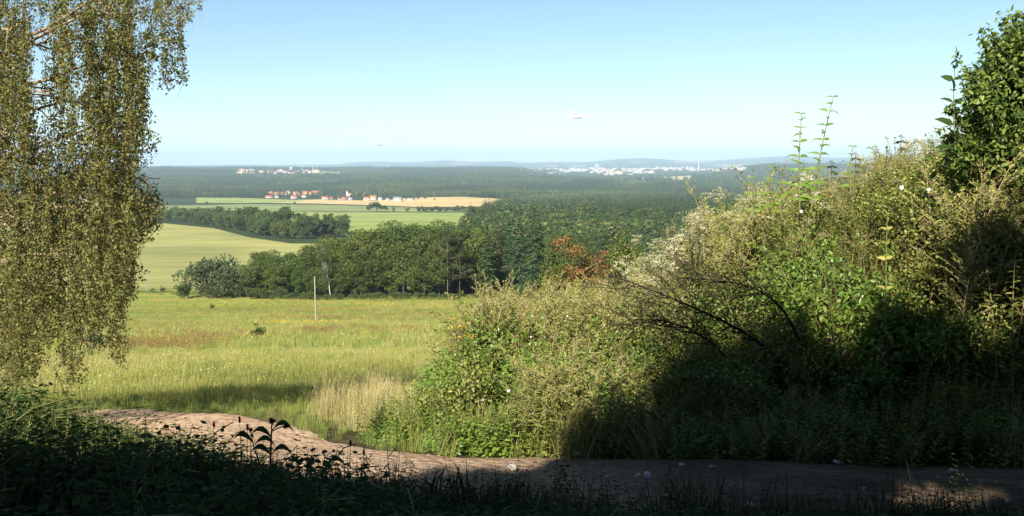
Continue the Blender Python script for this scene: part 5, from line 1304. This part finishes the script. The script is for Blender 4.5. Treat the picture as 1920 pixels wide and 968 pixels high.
LIT = [opposite(750+i,.95,6,'weed_leaf',.055,.45,.03,.35,.18) for i in range(2)]
for i in range(95):
    px = rnd.uniform(-40,392); y = rnd.uniform(4.2,6.6); x = (px-960)/F*y; z = gz1(x,y)
    if path_dist([x],[y])[0] < .95: continue
    r_ = ray(px, float(sky2(px))+rnd.random()**2*30); s = min((r_[2]/r_[1]*y-z)/.95, 1.3)
    if s < .25: continue
    parts_thing('nettle', LIT[i%2], (x,y,z), 'sunlit green nettle at the shade edge, '+('far left under the birch' if px < 130 else 'before the far path stretch' if px < 290 else 'left of the path bend'), 'weed', 'sunlit nettles at the left edge of the shade', rnd.uniform(0,6.28), s, (rnd.gauss(0,.1), rnd.gauss(0,.1)))
def keep_fg(x,y,z):
    pc = np.interp(x, PC[::-1,0], PC[::-1,1]); px, py = proj(np.stack([x,y,z],1))
    return (path_dist(x,y) > 1.0) & (y < pc) & (py > sky2(np.clip(px,-300,1950))+10)
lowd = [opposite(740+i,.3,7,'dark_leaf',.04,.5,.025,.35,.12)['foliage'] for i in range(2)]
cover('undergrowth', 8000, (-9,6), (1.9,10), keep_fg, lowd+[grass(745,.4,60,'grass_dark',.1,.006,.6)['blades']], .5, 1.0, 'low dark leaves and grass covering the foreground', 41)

# ---- silhouettes against the sunlit path
def stalk(name, px0, py0, px1, py1, Y, label, seed, heads, bend=(0,0), leafn=2, rad=.004, cat='weed'):
    r = np.random.default_rng(seed); A = at(px0,py0,Y); B = at(px1,py1,Y)-A; root = empty(name, tuple(A), label, cat)
    P = bezier((0,0,-.1), B*.5+np.array([bend[0],0,bend[1]]), B, 10); g = G(); tube(g, P, np.linspace(rad,rad*.5,10), 5); g.build('stem', ['twig_dark'], root)
    for (fx, fz, hr) in heads:
        g = G(); c = P[-1]+np.array([fx,0,fz]); tube(g, bezier(P[-3],(P[-3]+c)/2+np.array([0,0,.01]),c,4), rad*.5, 4); n = 90; d = rand_dirs(n,r)
        leaves(g, np.tile(c,(n,1)), d, rand_dirs(n,r), hr*r.uniform(.8,1.35,n), hr*.4, r=r); g.build('seed_head', ['seed_head'], root)
    for k in range(leafn):
        g = G(); s = r.uniform(.35,.8); p = lerp_pts(P,[s])[0]; sg = (-1)**k; T = np.array([sg*.075,0,.03]); m = 6; Q = bezier(p, p+T*.7+np.array([0,0,.06]), p+T*1.3+np.array([0,0,-.04]), m); w = np.array([.003,.012,.016,.013,.008,.001])
        V = np.concatenate([Q-np.array([0,1,0])*w[:,None]-np.array([0,0,1])*w[:,None]*.5, Q+np.array([0,1,0])*w[:,None]+np.array([0,0,1])*w[:,None]*.5]); g.add(V,[[i,i+1,i+m+1,i+m] for i in range(m-1)]); g.build('leaf', ['dark_leaf'], root)
stalk('thistle',505,870,510,790,3.7,'dry thistle with two dark heads against the sunlit path, tallest',801,[(0,.0,.016),(.062,-.022,.014)],leafn=4,rad=.006)
stalk('thistle',497,860,470,806,3.75,'dry thistle leaning left beside the tall double-headed one',802,[(0,0,.011),(.006,-.028,.008)],(-.03,0),2)
stalk('thistle',612,895,607,848,3.8,'small dry thistle with three heads right of the tall one',803,[(0,0,.010),(.045,.006,.008),(.05,-.022,.010)],leafn=1)
for i,(a,b,c,d,lb) in enumerate([(400,850,401,793,'thin plantain stalk left of the thistles, against the path edge'),(452,840,449,783,'upright plantain stalk with a dark spike left of the thistles'),(462,840,464,797,'shorter plantain stalk beside the upright one'),(684,905,682,845,'thin plantain stalk between thistles and grass blades'),(95,770,106,700,'reed-like stalk rising above the lit nettles on the left'),(215,800,222,752,'thin stalk on the left in front of the far path'),(655,900,657,828,'upright stalk right of the small thistle')]):
    stalk('plantain',a,b,c,d,3.8 if a > 300 else 5.0,lb,810+i,[(0,0,.007),(0,-.010,.007),(0,-.018,.006)],leafn=0,rad=.0022)
def blade_clump(px, py, Y, n, H, label, seed, mat='grass_dark', sp=.06, wd=.010):
    p = at(px,py,Y); root = empty('grass_clump', tuple(p), label, 'grass tuft'); r = np.random.default_rng(seed)
    for k in range(n):
        g = G(); b = np.array([r.normal(0,sp), r.normal(0,sp*.5), -.1]); a = r.uniform(-1,1); h = H*r.uniform(.55,1.1); e = b+np.array([a*h*.75, r.normal(0,.1)*h, h*(1-.45*abs(a))]); P = bezier(b, b+np.array([a*.15*h,0,h*.8]), e, 8)
        w = wd*np.array([.7,.9,1,1,.85,.65,.4,.05]); sd = np.array([.8,.5,.1]); V = np.concatenate([P-sd*w[:,None]*.5, P+sd*w[:,None]*.5]); g.add(V,[[i,i+1,i+9,i+8] for i in range(7)]); g.build('blade', [mat], root)
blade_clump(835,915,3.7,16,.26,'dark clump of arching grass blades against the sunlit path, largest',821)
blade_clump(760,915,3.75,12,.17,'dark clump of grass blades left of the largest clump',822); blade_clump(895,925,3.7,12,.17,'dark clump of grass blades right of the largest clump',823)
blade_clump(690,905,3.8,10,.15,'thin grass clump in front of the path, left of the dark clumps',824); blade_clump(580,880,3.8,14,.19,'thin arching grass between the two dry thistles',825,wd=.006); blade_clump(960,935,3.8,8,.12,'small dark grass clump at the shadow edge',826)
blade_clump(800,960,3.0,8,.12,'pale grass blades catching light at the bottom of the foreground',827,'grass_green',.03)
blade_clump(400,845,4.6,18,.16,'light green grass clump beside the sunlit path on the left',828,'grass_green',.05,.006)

# ---- grass fringing the path, dry grass on its far side
for i in range(420):
    j = rnd.randrange(40, 245); d = PC[j+1]-PC[j]; d /= np.linalg.norm(d); off = .80+abs(rnd.gauss(0,.2)); x, y = PC[j]+np.array([-d[1],d[0]])*off*(-1)
    if y < np.interp(x, PC[::-1,0], PC[::-1,1]): x, y = PC[j]+np.array([-d[1],d[0]])*off
    if cnt['grn'] < 95: plant('grn', float(x), float(y), rnd.uniform(.2,.42)); cnt['grn'] += 1
nd = 0
for i in range(900):
    px = rnd.gauss(690,55); py = rnd.gauss(765,32)
    if not (585 < px < 850 and 700 < py < 835): continue
    x,Y,z = hit(px,py)
    if path_dist([x],[Y])[0] < 1.25: continue
    plant('dry', x, Y, rnd.uniform(.35,.75)*(.8 if py > 790 else 1)); nd += 1
    if nd > 95: break
for i in range(24):
    px = rnd.gauss(1525,45); py = rnd.gauss(590,28); p = at(px,py,8.0); x,y = p[0], 7.9+rnd.random()*.8; plant('dry', x, y, rnd.uniform(.6,1.0))

# ---- stones, leaves and litter on the path
def rock_mesh(seed):
    r = np.random.default_rng(seed); import itertools
    bm_v = []; ph = (1+5**.5)/2
    V = nrm(np.array([(-1,ph,0),(1,ph,0),(-1,-ph,0),(1,-ph,0),(0,-1,ph),(0,1,ph),(0,-1,-ph),(0,1,-ph),(ph,0,-1),(ph,0,1),(-ph,0,-1),(-ph,0,1)],float))*r.uniform(.7,1.15,(12,1))*np.array([1,.75,.5])
    Fc = [(0,11,5),(0,5,1),(0,1,7),(0,7,10),(0,10,11),(1,5,9),(5,11,4),(11,10,2),(10,7,6),(7,1,8),(3,9,4),(3,4,2),(3,2,6),(3,6,8),(3,8,9),(4,9,5),(2,4,11),(6,2,10),(8,6,7),(9,8,1)]
    g = G(); g.add(V, Fc); return g
rk = [rock_mesh(850+i).mesh('stone',['stone']) for i in range(3)]; lf_ = G(); leaves(lf_, [[0,0,.02]], np.array([[1,0,.3]]), np.array([[0,0,1.]]), 1.6, 1.0, fold=.2); lfm = lf_.mesh('fallen_leaf',['dead_leaf'])
def keep_path(x,y,z): return path_dist(x,y) < .84
cover('gravel', 14000, (-9,8), (4,12.5), keep_path, rk+[lfm], .007, .024, 'small stones, gravel and fallen leaves strewn over the earth path', 51, [1,1,1,1.3])
def pebble(px, py, s, label, mat='stone', nm_='stone', cat='stone'):
    x,Y,z = hit(px,py); o = rock_mesh(int(px)).build(nm_, [mat]); o.location = (x,Y,z+.03+s*.3); o.scale = (s,s,s); o.rotation_euler = (0,0,px); tag(o, label, cat)
for px,py,s,lb in [(1080,862,.045,'pale stone on the shaded far edge of the path'),(1570,877,.035,'white stone on the dark path below the middle of the bank'),(1278,882,.03,'small pale stone in the dark part of the path, left'),(1785,893,.035,'grey stone at the dark foot of the bank, right'),(1406,961,.035,'pale stone at the bottom edge of the path'),
    (1137,905,.02,'tiny pale stone left on the shaded path'),(1335,885,.025,'small white stone near the middle of the shaded path'),(1886,952,.025,'small pale stone at the lower right corner'),(1620,928,.02,'tiny bluish stone in front of the sun patch'),(960,888,.05,'flat stone at the edge of light and shade on the path'),(1195,903,.03,'pale stone left of the white seed plume')]:
    pebble(px,py,s,lb)
stalk('dandelion',1217,925,1214,892,4.6,'small pale seed plume growing in the shaded path edge',861,[],leafn=0,rad=.002)
fp = at(1214,890,4.6); g = G(); dd = rand_dirs(60); leaves(g, np.tile(fp-fp,(60,1)), dd, rand_dirs(60), .022, .010); o = g.build('seed_plume',['white_flower']); o.location = fp; tag(o,'small white fluffy seed plume above the shaded path edge','flower')

# ---- clouds low over the horizon, outside the haze
def cloud(px, py, D, w, h, label, seed, n_=220, dens=1.0):
    r = np.random.default_rng(seed); c = at(px,py,D); g = G()
    U = rock_mesh(3); V0 = nrm(np.concatenate(U.v)); F0 = U.f[0][0]
    for k in range(n_):
        t_ = np.clip(r.normal(0,.38),-1,1); env = (1-t_*t_)**.6*(.75+.35*math.sin(t_*5+seed)); q = r.random()**dens
        off = np.array([t_*w*.5, r.normal(0,w*.12), (q*env-.12)*h]); rad = w*.045*r.uniform(.35,1.2)*(1.15-abs(t_))*(1.1-.6*q)
        g.add(V0*rad*np.array([1.3,1.2,.75])+off, F0)
    o = g.build('cloud', ['cloud'], smooth=True); o.location = c; tag(o, label, 'cloud')
M['cloud'] = noisemat('cloud', [(.80,.80,.80),(.86,.86,.86)], .003, rough=1, spec=0)
cloud(1083,220,20000,540,200,'small bright white cloud alone in the middle of the sky',871,260)
cloud(636,273,34000,700,170,'small low cloud left of the cooling towers, brightest of the low ones',872,110); cloud(705,271.5,36000,1700,60,'thin flat strip of cloud right of the small low cloud',873,70); cloud(1065,279,34000,420,100,'faint tiny cloud just above the cooling towers',874,40)

# ---- haze
g = G(); box(g,-36500,36500,-36500,36500,-145,420); me = g.mesh('haze',[]); o = bpy.data.objects.new('haze', me); C.objects.link(o); tag(o, 'thin bluish summer haze lying over the whole valley', None, None, 'stuff')
m, n, p = newmat('haze'); n.nodes.remove(p); v = N(n,'ShaderNodeVolumePrincipled'); v.inputs['Color'].default_value = (.60,.82,1,1); v.inputs['Density'].default_value = 7e-5
n.links.new(v.outputs[0], n.nodes['Material Output'].inputs['Volume']); me.materials.append(m)

# ---- a bird high over the valley
bp = at(698,198,110); root = empty('bird', tuple(bp), 'small dark bird gliding high over the valley, left of centre', 'bird', rz=.5)
g = G(); tube(g, [(0,-.16,0),(0,-.08,.005),(0,.05,.005),(0,.13,.01),(0,.17,.0)], [.008,.035,.045,.022,.006], 8, cap=True); g.build('body', ['seed_head'], root, smooth=True)
for sx in (-1,1):
    g = G(); g.add([(sx*.03,.05,.02),(sx*.03,-.05,.015),(sx*.18,-.02,.07),(sx*.18,.07,.075),(sx*.36,-.03,.05),(sx*.34,.02,.055)], [[0,1,2,3],[3,2,4,5]]); g.build('wing', ['seed_head'], root)
g = G(); g.add([(-.015,-.14,.0),(.015,-.14,.0),(.04,-.26,0),(-.04,-.26,0)], [[0,1,2,3]]); g.build('tail', ['seed_head'], root)
